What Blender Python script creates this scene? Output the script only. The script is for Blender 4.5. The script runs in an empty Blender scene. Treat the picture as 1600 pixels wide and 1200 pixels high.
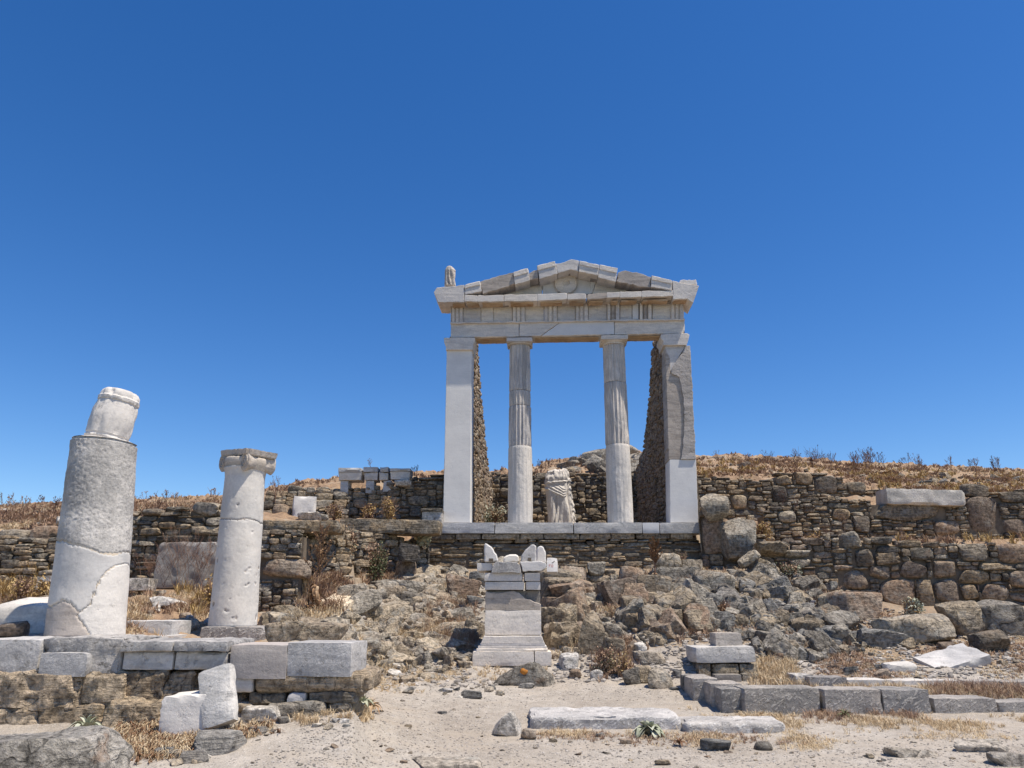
import bpy, bmesh, math, random
import numpy as np
from mathutils import Vector, Matrix, Euler
from mathutils.bvhtree import BVHTree

SC = bpy.context.scene
COL = SC.collection
R = math.radians
random.seed(7)
RNG = np.random.default_rng(7)

# ------------------------------------------------------------------ camera, sky, sun, exposure
FPX = 1200.0                      # focal length in pixels of the 1600 px wide photograph
EYE = 1.6
TP = 350.0 / FPX                  # tangent of the upward pitch
CP, SP = math.cos(math.atan(TP)), math.sin(math.atan(TP))
cam = bpy.data.cameras.new('camera')
cam.sensor_width = 36.0
cam.lens = 36.0 * FPX / 1600.0
cam.clip_end = 2000.0
cam.clip_start = 0.05
camo = bpy.data.objects.new('camera', cam)
camo.location = (0, 0, EYE)
camo.rotation_euler = (R(90) + math.atan(TP), 0, 0)
COL.objects.link(camo)
SC.camera = camo

SUN_DIR = Vector((0.369, -0.172, 0.913)).normalized()      # towards the sun
sun = bpy.data.lights.new('sun', 'SUN')
sun.energy = 4.4
sun.angle = R(0.53)
sun.color = (1.0, 0.925, 0.80)
suno = bpy.data.objects.new('sun', sun)
suno.rotation_euler = SUN_DIR.to_track_quat('Z', 'Y').to_euler()
suno.location = (6, -6, 15)
COL.objects.link(suno)

world = bpy.data.worlds.new('World')
SC.world = world
world.use_nodes = True
wn = world.node_tree
wn.nodes.clear()
sky = wn.nodes.new('ShaderNodeTexSky')
sky.sky_type = 'NISHITA'
sky.sun_disc = False
sky.sun_elevation = math.asin(SUN_DIR.z)
sky.sun_rotation = math.atan2(SUN_DIR.x, SUN_DIR.y)
sky.altitude = 1000.0
sky.air_density = 1.0
sky.dust_density = 0.35
sky.ozone_density = 2.6
hs = wn.nodes.new('ShaderNodeHueSaturation')
hs.inputs['Hue'].default_value = 0.508
hs.inputs['Saturation'].default_value = 1.33
bg = wn.nodes.new('ShaderNodeBackground')
bg.inputs['Strength'].default_value = 0.111
wo = wn.nodes.new('ShaderNodeOutputWorld')
wn.links.new(sky.outputs[0], hs.inputs['Color'])
wn.links.new(hs.outputs[0], bg.inputs['Color'])
wn.links.new(bg.outputs[0], wo.inputs['Surface'])

SC.view_settings.view_transform = 'Standard'
SC.view_settings.look = 'None'
SC.view_settings.exposure = 0.45
SC.view_settings.gamma = 1.0
SC.view_settings.use_curve_mapping = False

# ------------------------------------------------------------------ where things stand
def dyz(v):
    yv = (600.0 - v) / FPX
    return CP - SP * yv, SP + CP * yv

def W(u, v, Y):
    """world point at distance Y that the photograph shows at pixel (u, v)"""
    dy, dz = dyz(v)
    t = Y / dy
    return Vector(((u - 800.0) / FPX * t, Y, EYE + t * dz))

def ZV(v, Y):
    dy, dz = dyz(v)
    return EYE + Y * dz / dy

def depth(v, Y):
    return Y / dyz(v)[0]

def project(P):
    x, y, z = P[0], P[1], P[2] - EYE
    f = y * CP + z * SP
    up = -y * SP + z * CP
    return 800 + FPX * x / f, 600 - FPX * up / f

# ------------------------------------------------------------------ numpy noise
def _hash(ix, iy, iz, seed):
    h = (ix * 374761393 + iy * 668265263 + iz * 2147483647 + seed * 1274126177) & 0xFFFFFFFF
    h = ((h ^ (h >> 13)) * 1274126177) & 0xFFFFFFFF
    h = ((h ^ (h >> 16)) * 2246822519) & 0xFFFFFFFF
    return ((h ^ (h >> 15)) & 0xFFFF) / 32767.5 - 1.0

def vnoise(P, seed=0):
    P = np.asarray(P, dtype=np.float64)
    i = np.floor(P).astype(np.int64)
    f = P - i
    f = f * f * f * (f * (f * 6 - 15) + 10)
    out = 0.0
    for dx in (0, 1):
        wx = f[:, 0] if dx else 1 - f[:, 0]
        for dy in (0, 1):
            wy = f[:, 1] if dy else 1 - f[:, 1]
            for dz in (0, 1):
                wz = f[:, 2] if dz else 1 - f[:, 2]
                out = out + wx * wy * wz * _hash(i[:, 0] + dx, i[:, 1] + dy, i[:, 2] + dz, seed)
    return out

def fbm(P, octv=4, seed=0, gain=0.5):
    P = np.asarray(P, dtype=np.float64)
    a, s, o = 1.0, 0.0, 0.0
    for k in range(octv):
        s = s + a * vnoise(P * (2.03 ** k) + 17.3 * k, seed + k)
        o += a
        a *= gain
    return s / o

def ridged(P, octv=3, seed=0):
    P = np.asarray(P, dtype=np.float64)
    a, s = 1.0, 0.0
    for k in range(octv):
        s = s + a * (1 - 2 * np.abs(vnoise(P * (2.1 ** k) + 9.1 * k, seed + k)))
        a *= 0.5
    return s / 1.75

# ------------------------------------------------------------------ object helpers
def mesh_np(name, V, F, smooth=35, mat=None):
    me = bpy.data.meshes.new(name)
    me.from_pydata(np.asarray(V, dtype=float).tolist(), [], F if isinstance(F, list) else F.tolist())
    if mat is not None:
        me.materials.append(mat)
    if smooth:
        me.shade_smooth()
        if smooth < 180:
            me.set_sharp_from_angle(angle=R(smooth))
    me.update()
    return me

def obj(name, me, parent=None, loc=(0, 0, 0), rot=(0, 0, 0), scale=(1, 1, 1)):
    o = bpy.data.objects.new(name, me)
    COL.objects.link(o)
    o.location = loc
    o.rotation_euler = rot
    o.scale = scale
    if parent is not None:
        o.parent = parent
    return o

def tag(o, label, cat, group=None, kind=None):
    if label: o['label'] = label
    if cat: o['category'] = cat
    if group: o['group'] = group
    if kind: o['kind'] = kind
    return o

def thing(name, label, cat, loc=(0, 0, 0), rz=0.0, group=None):
    return tag(obj(name, None, None, loc, (0, 0, rz)), label, cat, group)

_gb = {}
def gridbox(nx, ny, nz):
    """surface grid of a cube of size 1 centred on the origin"""
    key = (nx, ny, nz)
    if key in _gb:
        return _gb[key]
    idx, V, F = {}, [], []
    def vid(i, j, k):
        q = (i, j, k)
        if q not in idx:
            idx[q] = len(V)
            V.append((i / nx - .5, j / ny - .5, k / nz - .5))
        return idx[q]
    for i in range(nx):
        for j in range(ny):
            F.append([vid(i, j, 0), vid(i, j + 1, 0), vid(i + 1, j + 1, 0), vid(i + 1, j, 0)])
            F.append([vid(i, j, nz), vid(i + 1, j, nz), vid(i + 1, j + 1, nz), vid(i, j + 1, nz)])
    for i in range(nx):
        for k in range(nz):
            F.append([vid(i, 0, k), vid(i + 1, 0, k), vid(i + 1, 0, k + 1), vid(i, 0, k + 1)])
            F.append([vid(i, ny, k), vid(i, ny, k + 1), vid(i + 1, ny, k + 1), vid(i + 1, ny, k)])
    for j in range(ny):
        for k in range(nz):
            F.append([vid(0, j, k), vid(0, j, k + 1), vid(0, j + 1, k + 1), vid(0, j + 1, k)])
            F.append([vid(nx, j, k), vid(nx, j + 1, k), vid(nx, j + 1, k + 1), vid(nx, j, k + 1)])
    _gb[key] = (np.array(V), F)
    return _gb[key]

def block_mesh(name, L, D, H, mat, cell=.06, rnd=.012, rough=.006, chip=.02, seed=0, skew=0.0, tilt=None):
    """a worn squared block L x D x H: rounded and chipped arrises, rough faces"""
    n = [max(2, min(40, int(round(s / cell)))) for s in (L, D, H)]
    V, F = gridbox(*n)
    S = np.array((L, D, H))
    # crowd the outermost grid lines to the arrises
    P = V * S
    h = S / 2
    rng = np.random.default_rng(seed)
    off = rng.random(3) * 50
    core = np.clip(P, -(h - rnd), h - rnd)
    d = P - core
    ln = np.linalg.norm(d, axis=1, keepdims=True)
    P = np.where(ln > rnd, core + d / np.maximum(ln, 1e-9) * rnd, P)
    nrm = d / np.maximum(ln, 1e-9)
    nrm = np.where(ln > 1e-6, nrm, 0)
    m = np.abs(V)
    edge = np.sort(m, axis=1)[:, 1]               # second largest: near .5 on an edge
    e = np.clip((edge - .5 + .06 / np.sort(S)[1]) / (.06 / np.sort(S)[1]), 0, 1)
    nz = fbm(P * 7 + off, 4, seed)
    P = P + nrm * (nz * rough)[:, None]
    ch = np.clip(fbm(P * 3.5 + off + 30, 3, seed + 5) - .05, 0, 1)
    P = P - (P / np.linalg.norm(P, axis=1, keepdims=True)) * (ch * e * chip * 2.2)[:, None]
    if skew:
        k = 1 + skew * V * rng.uniform(-1, 1, 3)[[1, 2, 0]]
        P = P * k
        P = P + (V[:, [1, 2, 0]] * rng.uniform(-1, 1, 3) * skew * .5) * S
    return mesh_np(name, P, F, 38, mat)

_ico = {}
def ico(sub):
    if sub not in _ico:
        bm = bmesh.new()
        bmesh.ops.create_icosphere(bm, subdivisions=sub, radius=1)
        bm.verts.index_update()
        _ico[sub] = (np.array([v.co[:] for v in bm.verts]), [[v.index for v in f.verts] for f in bm.faces])
        bm.free()
    return _ico[sub]

def rock_np(seed, sub=3, planes=12, boxy=.6, soft=18, noise=.05, nscale=2.4, strat=0.0):
    """a rock of bounding box 1 centred on the origin: an irregular polyhedron, worn and pitted"""
    rng = np.random.default_rng(seed)
    D, F = ico(sub)
    N = [np.array(a, float) for a in ((1, 0, 0), (-1, 0, 0), (0, 1, 0), (0, -1, 0), (0, 0, 1), (0, 0, -1))]
    N = [n + rng.normal(0, .22, 3) for n in N]
    dist = [boxy + rng.uniform(-.08, .12) for _ in N]
    for _ in range(planes):
        N.append(rng.normal(0, 1, 3)); dist.append(rng.uniform(.72, 1.02))
    N = np.array([n / np.linalg.norm(n) for n in N]); dist = np.array(dist)
    q = D @ N.T / dist
    qm = q.max(1, keepdims=True)
    r = 1.0 / (qm[:, 0] + np.log(np.exp((q - qm) * soft).sum(1)) / soft)
    P = D * r[:, None]
    off = rng.random(3) * 90
    if noise:
        nn = fbm(P * nscale + off, 4, seed % 991) * noise + np.minimum(0, ridged(P * nscale * 1.3 + off, 2, seed % 887)) * noise * .8
        P = P * (1 + nn)[:, None]
    if strat:
        a = rng.normal(0, .25, 3) + np.array((0, 0, 1)); a /= np.linalg.norm(a)
        s = P @ a * rng.uniform(9, 14) + fbm(P * 1.5 + off, 2, 3) * 2.2
        k = (np.abs((s % 1) - .5) * 2) ** 3
        P = P * (1 - strat * k * (np.abs(D @ a) < .8))[:, None]
    lo, hi = P.min(0), P.max(0)
    return (P - (lo + hi) / 2) / (hi - lo), F

# ------------------------------------------------------------------ materials
class NT:
    def __init__(s, name):
        s.m = bpy.data.materials.new(name)
        s.m.use_nodes = True
        s.t = s.m.node_tree
        s.b = s.t.nodes['Principled BSDF']
        s.b.inputs['Roughness'].default_value = .85
        s.b.inputs['Specular IOR Level'].default_value = .25
    def n(s, typ, **kw):
        q = s.t.nodes.new('ShaderNode' + typ)
        for k, v in kw.items():
            if k in q.inputs.keys():
                if hasattr(v, 'links') or isinstance(v, bpy.types.NodeSocket): s.t.links.new(v, q.inputs[k])
                else: q.inputs[k].default_value = v
            else: setattr(q, k, v)
        return q
    def link(s, a, b): s.t.links.new(a, b)
    def math(s, op, a, b=0.0, c=0.0):
        q = s.t.nodes.new('ShaderNodeMath'); q.operation = op
        for i, v in enumerate((a, b, c)):
            if isinstance(v, bpy.types.NodeSocket): s.t.links.new(v, q.inputs[i])
            else: q.inputs[i].default_value = v
        return q.outputs[0]
    def mix(s, f, a, b, mode='MIX'):
        q = s.t.nodes.new('ShaderNodeMix'); q.data_type = 'RGBA'; q.blend_type = mode
        for i, v in ((0, f), (6, a), (7, b)):
            if isinstance(v, bpy.types.NodeSocket): s.t.links.new(v, q.inputs[i])
            else: q.inputs[i].default_value = v if i == 0 else (*v, 1) if len(v) == 3 else v
        return q.outputs[2]
    def ramp(s, f, stops, interp='LINEAR'):
        q = s.t.nodes.new('ShaderNodeValToRGB'); q.color_ramp.interpolation = interp
        el = q.color_ramp.elements
        while len(el) < len(stops): el.new(.5)
        for e, (p, c) in zip(el, stops):
            e.position = p; e.color = (*c, 1) if not isinstance(c, (int, float)) else (c, c, c, 1)
        s.t.links.new(f, q.inputs[0])
        return q.outputs[0]
    def noise(s, vec, scale, det=5, rough=.55, dist=0.0):
        return s.n('TexNoise', Vector=vec, Scale=scale, Detail=det, Roughness=rough, Distortion=dist).outputs[0]
    def pos(s, rnd=True, scale=(1, 1, 1), rot=(0, 0, 0)):
        g = s.t.nodes.new('ShaderNodeNewGeometry')
        v = g.outputs['Position']
        if rnd:
            oi = s.t.nodes.new('ShaderNodeObjectInfo')
            s.rand = oi.outputs['Random']
            a = s.n('VectorMath', operation='SCALE'); s.link(s.comb(s.rand), a.inputs[0]); a.inputs['Scale'].default_value = 37.0
            b = s.n('VectorMath', operation='ADD'); s.link(v, b.inputs[0]); s.link(a.outputs[0], b.inputs[1])
            v = b.outputs[0]
        if scale != (1, 1, 1) or rot != (0, 0, 0):
            mp = s.n('Mapping', Scale=scale, Rotation=rot); s.link(v, mp.inputs['Vector'])
            v = mp.outputs[0]
        return v
    def comb(s, x):
        c = s.t.nodes.new('ShaderNodeCombineXYZ')
        for i in range(3): s.link(x, c.inputs[i])
        return c.outputs[0]
    def bump(s, h, strength=.5, dist=.02, prev=None):
        q = s.n('Bump', Height=h, Strength=strength, Distance=dist)
        if prev is not None: s.link(prev, q.inputs['Normal'])
        return q.outputs[0]
    def done(s, col, nrm=None):
        s.link(col, s.b.inputs['Base Color'])
        if nrm is not None: s.link(nrm, s.b.inputs['Normal'])
        return s.m

def stone_mat(name, cols, strata=.5, bump=.5, lichen=0.0, pale=.12, wild=.6, sc=1.0, cracks=0.0, csc=3.0):
    m = NT(name)
    v = m.pos()
    n1 = m.noise(v, 2.2 * sc, 6, .62)
    n2 = m.noise(v, 17 * sc, 6, .68)
    st = m.noise(m.pos(True, (3, 3, 26), (.15, .22, 0)), 1.3 * sc, 5, .6, .4)
    f = m.math('ADD', m.math('MULTIPLY', m.rand, 1.05 - wild * .35), m.math('MULTIPLY', m.math('SUBTRACT', n1, .5), wild * 2.4))
    k = len(cols)
    col = m.ramp(f, [((i + .5) / k, c) for i, c in enumerate(cols)])
    col = m.mix(m.math('MULTIPLY', m.ramp(n2, [(.35, 0), (.7, 1)]), .62), col, (.035, .032, .028), 'MIX') if False else \
        m.mix(1.0, col, m.ramp(n2, [(.36, .42), (.5, .98), (.64, 1.5)]), 'MULTIPLY')
    col = m.mix(strata, col, m.mix(1.0, col, m.ramp(st, [(.37, .45), (.5, 1.0), (.63, 1.45)]), 'MULTIPLY'))
    # pale lime bloom and dust
    n3 = m.noise(v, 5.5 * sc, 7, .7)
    col = m.mix(m.math('MULTIPLY', m.ramp(n3, [(.53, 0), (.62, 1)]), pale * 2.6), col, (.40, .37, .32))
    if lichen:
        n4 = m.noise(v, 3.4, 5, .6)
        col = m.mix(m.math('MULTIPLY', m.ramp(n4, [(.64, 0), (.70, 1)]), lichen), col, (.42, .17, .035))
    crk = None
    if cracks:
        dn = m.n('TexNoise', Vector=v, Scale=2.5, Detail=3.0)
        sc_ = m.n('VectorMath', operation='SCALE', Scale=.5); m.link(dn.outputs['Color'], sc_.inputs[0])
        ad = m.n('VectorMath', operation='ADD'); m.link(v, ad.inputs[0]); m.link(sc_.outputs[0], ad.inputs[1])
        vo = m.n('TexVoronoi', feature='DISTANCE_TO_EDGE', Vector=ad.outputs[0], Scale=csc)
        crk = m.ramp(vo.outputs['Distance'], [(.0, 1), (.03, 0)])
        cl = m.n('TexVoronoi', Vector=ad.outputs[0], Scale=csc)
        cs_ = m.n('SeparateColor'); m.link(cl.outputs['Color'], cs_.inputs[0])
        col = m.mix(1.0, col, m.ramp(cs_.outputs[0], [(0, .86), (.5, 1.0), (1, 1.14)]), 'MULTIPLY')
        col = m.mix(m.math('MULTIPLY', crk, cracks), col, (.04, .035, .03))
    nb = None
    if crk is not None: nb = m.bump(m.math('MULTIPLY', crk, -1.0), .6, .03)
    nb = m.bump(m.math('ADD', m.math('ADD', n2, m.math('MULTIPLY', n1, 1.5)), m.math('MULTIPLY', st, strata * 1.5)), min(1, bump * 1.3), .07, nb)
    nb = m.bump(m.noise(v, 60 * sc, 3, .6), bump * .5, .008, nb)
    return m.done(col, nb)

def marble_mat(name, light, grey, mottle=.5, stain=.2, pits=.4, streak=.3, rust=(.30, .17, .085), bump=.35, vs=(1.2, 1.2, 9), tool=0.0, ps=9, grain=.55):
    m = NT(name)
    v = m.pos()
    n1 = m.noise(v, 1.7, 6, .6, .3)
    vein = m.noise(m.pos(True, vs, (.1, .3, .2) if vs[2] > 2 else (0, 0, 0)), 1.1, 6, .65, 1.2)
    fine = m.noise(v, 38, 4, .65)
    base = m.mix(m.math('MULTIPLY', m.ramp(n1, [(.40, 0), (.60, 1)]), mottle), light, grey)
    base = m.mix(m.math('MULTIPLY', m.ramp(vein, [(.46, 0), (.6, 1)]), streak), base, tuple(c * .72 for c in grey))
    tint = m.math('MULTIPLY', m.math('SUBTRACT', m.rand, .5), .18)
    base = m.mix(1.0, base, m.ramp(m.math('ADD', tint, .5), [(.4, (.86, .87, .90)), (.6, (1.06, 1.03, .98))]), 'MULTIPLY')
    base = m.mix(1.0, base, m.ramp(fine, [(.34, 1 - .24 * grain), (.5, 1.0), (.66, 1 + .14 * grain)]), 'MULTIPLY')
    pn = m.noise(v, ps, 6, .72)
    pit = m.ramp(pn, [(.30, 1), (.42, 0)])
    base = m.mix(m.math('MULTIPLY', pit, pits), base, tuple(c * .38 for c in grey))
    sn = m.noise(v, 2.6, 5, .66, .5)
    base = m.mix(m.math('MULTIPLY', m.ramp(sn, [(.55, 0), (.72, 1)]), stain), base, rust)
    if tool:                                    # pecked with a point: short slanting strokes
        tm = m.n('Mapping', vector_type='TEXTURE', Scale=(1 / 38, 1 / 38, 1 / 15), Rotation=(0, .8, 0)); m.link(m.pos(True), tm.inputs['Vector'])
        tn = m.noise(tm.outputs[0], 1.0, 2, .5)
        tr = m.ramp(tn, [(.52, 0), (.66, 1)])
        base = m.mix(m.math('MULTIPLY', tr, min(1, tool)), base, tuple(min(.66, q * 1.12) for q in light))
    nb = m.bump(m.math('SUBTRACT', pn, m.math('MULTIPLY', pit, .6)), bump, .03)
    if tool: nb = m.bump(tr, min(1, tool * .7), .02, nb)
    nb = m.bump(fine, bump * .6 * min(1, grain * 1.3), .008, nb)
    return m.done(base, nb)

def simple_mat(name, cols, sc=8, bump=.3, rough=.9, rnd=True, trans=0.0):
    m = NT(name)
    v = m.pos(rnd)
    n = m.noise(v, sc, 4, .6)
    f = m.math('ADD', m.math('MULTIPLY', m.math('SUBTRACT', n, .5), 1.4), m.rand if rnd else .5)
    if not rnd: f = m.math('MULTIPLY_ADD', m.math('SUBTRACT', n, .5), 2.2, .5)
    k = len(cols)
    col = m.ramp(f, [((i + .5) / k, c) for i, c in enumerate(cols)])
    m.b.inputs['Roughness'].default_value = rough
    return m.done(col, m.bump(n, bump, .02))

M = {}
M['marble'] = marble_mat('weathered_marble', (.66, .615, .565), (.45, .435, .42), .75, .10, .35, .45)
M['marble_temple'] = marble_mat('temple_marble', (.74, .675, .60), (.58, .545, .515), .7, .16, .14, .45, (.46, .31, .19))
M['marble_col'] = marble_mat('fluted_column_marble', (.68, .62, .56), (.42, .40, .385), .7, .14, .18, .7, (.40, .28, .18), .35, (9, 9, .55))
M['marble_col_plain'] = marble_mat('plain_drum_marble', (.72, .66, .59), (.52, .50, .48), .6, .10, .12, .5, (.40, .28, .18), .35, (7, 7, .5))
M['marble_new'] = marble_mat('restored_marble', (.70, .685, .67), (.60, .59, .585), .6, .04, .10, .1, bump=.12, grain=.15)
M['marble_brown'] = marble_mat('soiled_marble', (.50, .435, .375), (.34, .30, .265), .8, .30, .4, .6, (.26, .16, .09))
M['marble_brown3'] = marble_mat('broken_marble', (.56, .50, .44), (.40, .36, .32), .8, .2, .4, .6, (.3, .2, .12), .8)
M['marble_dark'] = marble_mat('lichened_marble', (.33, .30, .27), (.17, .155, .14), .8, .30, .55, .5, (.12, .08, .05), .6)
M['marble_grey'] = marble_mat('grey_marble', (.60, .575, .55), (.40, .395, .39), .8, .05, .45, .5, (.40, .33, .26), .5, tool=.25)
M['marble_white'] = marble_mat('white_marble', (.74, .69, .63), (.60, .565, .525), .6, .08, .15, .2, (.45, .36, .26), grain=.3)
M['marble_rough'] = marble_mat('rough_grey_marble', (.52, .49, .455), (.26, .25, .245), .9, .06, .75, .3, (.3, .25, .2), .9, tool=.35)
M['statue'] = marble_mat('statue_marble', (.80, .73, .65), (.70, .64, .57), .6, .16, .25, .2, (.44, .31, .20))
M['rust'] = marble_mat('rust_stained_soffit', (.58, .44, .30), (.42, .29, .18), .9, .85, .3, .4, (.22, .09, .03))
M['mortar'] = simple_mat('lime_mortar', [(.52, .43, .33), (.62, .52, .40)], 14)
M['schist'] = stone_mat('grey_brown_schist', [(0.129, 0.112, 0.090), (0.219, 0.176, 0.126), (0.304, 0.223, 0.138), (0.239, 0.211, 0.172), (0.375, 0.310, 0.230)], .55, .55, .10, .14)
M['schist_brown'] = stone_mat('brown_schist', [(0.168, 0.130, 0.092), (0.259, 0.192, 0.126), (0.335, 0.242, 0.150), (0.284, 0.229, 0.168), (0.400, 0.310, 0.208)], .5, .55, .10, .12)
M['schist_dark'] = stone_mat('dark_schist', [(0.084, 0.074, 0.065), (0.148, 0.122, 0.094), (0.213, 0.162, 0.113), (0.168, 0.146, 0.122), (0.297, 0.242, 0.178)], .6, .6, .12, .10)
M['boulder'] = stone_mat('brown_boulder', [(0.184, 0.141, 0.108), (0.275, 0.206, 0.145), (0.257, 0.174, 0.118), (0.318, 0.254, 0.194)], .3, .5, .08, .16)
M['bed_tan'] = stone_mat('tan_bedrock', [(.36, .285, .205), (.47, .385, .28), (.41, .35, .275), (.33, .275, .215)], .22, .8, .16, .30, cracks=.5, csc=2.6)
M['bed_grey'] = stone_mat('grey_bedrock', [(.20, .175, .145), (.29, .255, .21), (.37, .325, .265), (.27, .215, .155)], .3, .8, .2, .26, cracks=.45, csc=2.6)
M['bed_brown'] = stone_mat('brown_bedrock', [(.235, .185, .13), (.32, .255, .18), (.38, .30, .205), (.27, .225, .175)], .3, .8, .25, .2, cracks=.4, csc=2.4)
M['greystone'] = stone_mat('grey_slate_stone', [(.125, .12, .112), (.19, .18, .165), (.26, .24, .215), (.17, .15, .13)], .5, .6, 0, .15)
M['palestone'] = stone_mat('pale_stone', [(.46, .42, .37), (.55, .51, .46), (.42, .39, .365), (.50, .44, .36)], .25, .5, 0, .2, .5)
M['cream'] = stone_mat('cream_slab_stone', [(.58, .47, .33), (.63, .52, .38)], .15, .2, 0, .05, .3)
M['rubble'] = stone_mat('warm_rubble', [(.23, .165, .115), (.33, .245, .17), (.29, .205, .14), (.39, .31, .225)], .3, .5, .05, .12)
M['core'] = simple_mat('wall_earth_core', [(.12, .095, .072), (.19, .15, .11)], 6, .8, rnd=False)
M['plaster'] = marble_mat('old_grey_plaster', (.45, .415, .37), (.30, .27, .24), .9, .65, .5, .3, (.16, .105, .075), .5)
M['straw'] = simple_mat('dry_straw', [(.42, .29, .17), (.55, .41, .25), (.62, .49, .32), (.68, .57, .41)], 11, .1, rnd=False)
M['straw_brown'] = simple_mat('dry_brown_scrub', [(.21, .135, .10), (.31, .20, .135), (.38, .25, .16), (.40, .30, .215)], 5, .1, rnd=False)
M['stalk'] = simple_mat('dead_stalk', [(.13, .075, .055), (.22, .125, .085), (.28, .185, .125)], 9, .1)
M['deadleaf'] = simple_mat('dead_leaf', [(.17, .09, .05), (.30, .18, .10), (.45, .32, .20)], 7, .2)
M['gold'] = simple_mat('golden_scrub', [(.30, .19, .08), (.42, .28, .115), (.50, .37, .18)], 7, .1, rnd=False)
M['green'] = simple_mat('dull_green_leaf', [(.085, .095, .045), (.13, .135, .07), (.19, .18, .105)], 7, .1)
M['greygreen'] = simple_mat('woolly_grey_green_leaf', [(.30, .31, .22), (.38, .39, .29), (.46, .46, .36)], 9, .2)

M['col_rough'] = marble_mat('rough_column_marble', (.64, .60, .55), (.36, .345, .325), .85, .06, .55, .3, (.36, .30, .24), .5, (2.5, 2.5, 2.0), ps=30, grain=.8)
M['fallen'] = marble_mat('bleached_grey_block', (.60, .565, .53), (.34, .325, .315), .8, .06, .4, .5, (.36, .30, .24), .7, tool=.6)
M['seed'] = simple_mat('seed_heads', [(.17, .09, .045), (.27, .155, .08), (.33, .21, .12)], 9, .1)
M['plat'] = marble_mat('platform_marble', (.56, .535, .51), (.36, .35, .345), .85, .05, .5, .5, (.40, .33, .26), .6, tool=.3)
M['dusty'] = stone_mat('dusty_flat_rock', [(.33, .28, .225), (.38, .33, .27), (.35, .31, .265)], .2, .5, 0, .3, .4, cracks=.4, csc=3.0)
M['marble_pale'] = marble_mat('pale_column_marble', (.68, .635, .575), (.50, .485, .465), .75, .07, .18, .22, bump=.18, vs=(2, 2, 1.2), grain=.3)
M['marble_warm'] = marble_mat('warm_capital_marble', (.58, .51, .43), (.42, .37, .32), .6, .35, .2, .5, (.38, .27, .18))
M['marble_brown2'] = marble_mat('pinkish_marble', (.54, .475, .42), (.40, .355, .32), .7, .1, .3, .4, grain=.4)
M['course'] = stone_mat('rough_tan_course_stone', [(.33, .25, .17), (.44, .34, .23), (.38, .295, .21), (.52, .41, .29)], .5, 1.0, .08, .12, .25, 1.0, cracks=.35, csc=3.5)
M['kerb'] = marble_mat('tooled_grey_kerb', (.44, .40, .36), (.25, .235, .225), .9, .12, .45, .5, (.28, .2, .13), .7, tool=.9)
M['kerb_dark'] = marble_mat('dark_tooled_kerb', (.41, .375, .335), (.215, .205, .195), .9, .12, .4, .5, (.22, .16, .10), .7, tool=.8)

# ------------------------------------------------------------------ where the rubble walls stand (built further down, the ground is fitted to them)
def pl(pts):
    xs = [p[0] for p in pts]; ys = [p[1] for p in pts]
    return lambda x: float(np.interp(x, xs, ys))
class WallLine:
    def __init__(s, u0, Y0, u1, Y1, vtop, vbot):
        s.ft, s.fb, s.u0, s.u1 = pl(vtop), pl(vbot), u0, u1
        s.A, B = W(u0, (s.ft(u0) + s.fb(u0)) / 2, Y0), W(u1, (s.ft(u1) + s.fb(u1)) / 2, Y1)
        d = Vector((B.x - s.A.x, B.y - s.A.y)); s.L = d.length; s.d = d / s.L
        s.mid = W((u0 + u1) / 2, s.fb((u0 + u1) / 2), (Y0 + Y1) / 2)
    def us(s, q):
        x, y = s.A.x + s.d.x * q, s.A.y + s.d.y * q
        u = s.u0 + (s.u1 - s.u0) * q / s.L
        for _ in range(3):
            u = 800 + FPX * x / depth((s.ft(u) + s.fb(u)) / 2, y)
        return u, y
    def top(s, q): u, y = s.us(q); return ZV(s.ft(u), y)
    def foot(s, q): u, y = s.us(q); return ZV(s.fb(u), y)
WALLS = []
def WALL(name, label, u0, Y0, u1, Y1, vtop, vbot, feats=(), **kw):
    WALLS.append((name, label, WallLine(u0, Y0, u1, Y1, vtop, vbot), feats, kw))
S, SB, SD, BO = 'schist', 'schist_brown', 'schist_dark', 'boulder'
WALL('rubble_wall', 'low tumbled dry-stone wall at the far left, behind the leaning column', -90, 14.2, 100, 13.9,
        [(-90, 838), (0, 838), (30, 846), (60, 834), (100, 818)], [(-90, 922), (0, 922), (100, 920)], mats=(S, SB, SB), kinds=('slab', 'slab', 'slab', 'block', 'cobble'), wr=(.14, .42), hr=(.06, .13), seed=21, proud=.04, steep=.45, thick=.7)
WALL('rubble_wall', 'dark rubble wall between the two standing columns, with grey plaster on its lower half', 96, 14.2, 352, 14.1,
        [(96, 812), (200, 801), (240, 800), (262, 794), (290, 790), (340, 786), (352, 790)], [(96, 920), (352, 925)],
        [(291, 784, 335, 805, 'block', S), (212, 795, 243, 806, 'slab', SD), (245, 836, 320, 847, 'slab', SD), (212, 825, 250, 836, 'slab', S), (296, 823, 344, 837, 'slab', SB), (242, 816, 270, 826, 'slab', SB), (318, 808, 344, 822, 'cobble', S)],
        mats=(S, SD, SB), kinds=('slab', 'slab', 'slab', 'block', 'cobble'), wr=(.16, .5), hr=(.055, .14), seed=22)
WALL('rubble_wall', 'stepped rubble wall right of the shorter column, carrying a long rough lintel', 398, 13.9, 470, 13.9,
        [(398, 830), (470, 830)], [(398, 962), (470, 958)], [(404, 873, 484, 905, 'block', BO)], mats=(S, SB, SD, 'bed_grey'), kinds=('slab', 'slab', 'slab', 'block', 'cobble'), wr=(.12, .38), hr=(.05, .13), seed=23, proud=.02)
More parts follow.
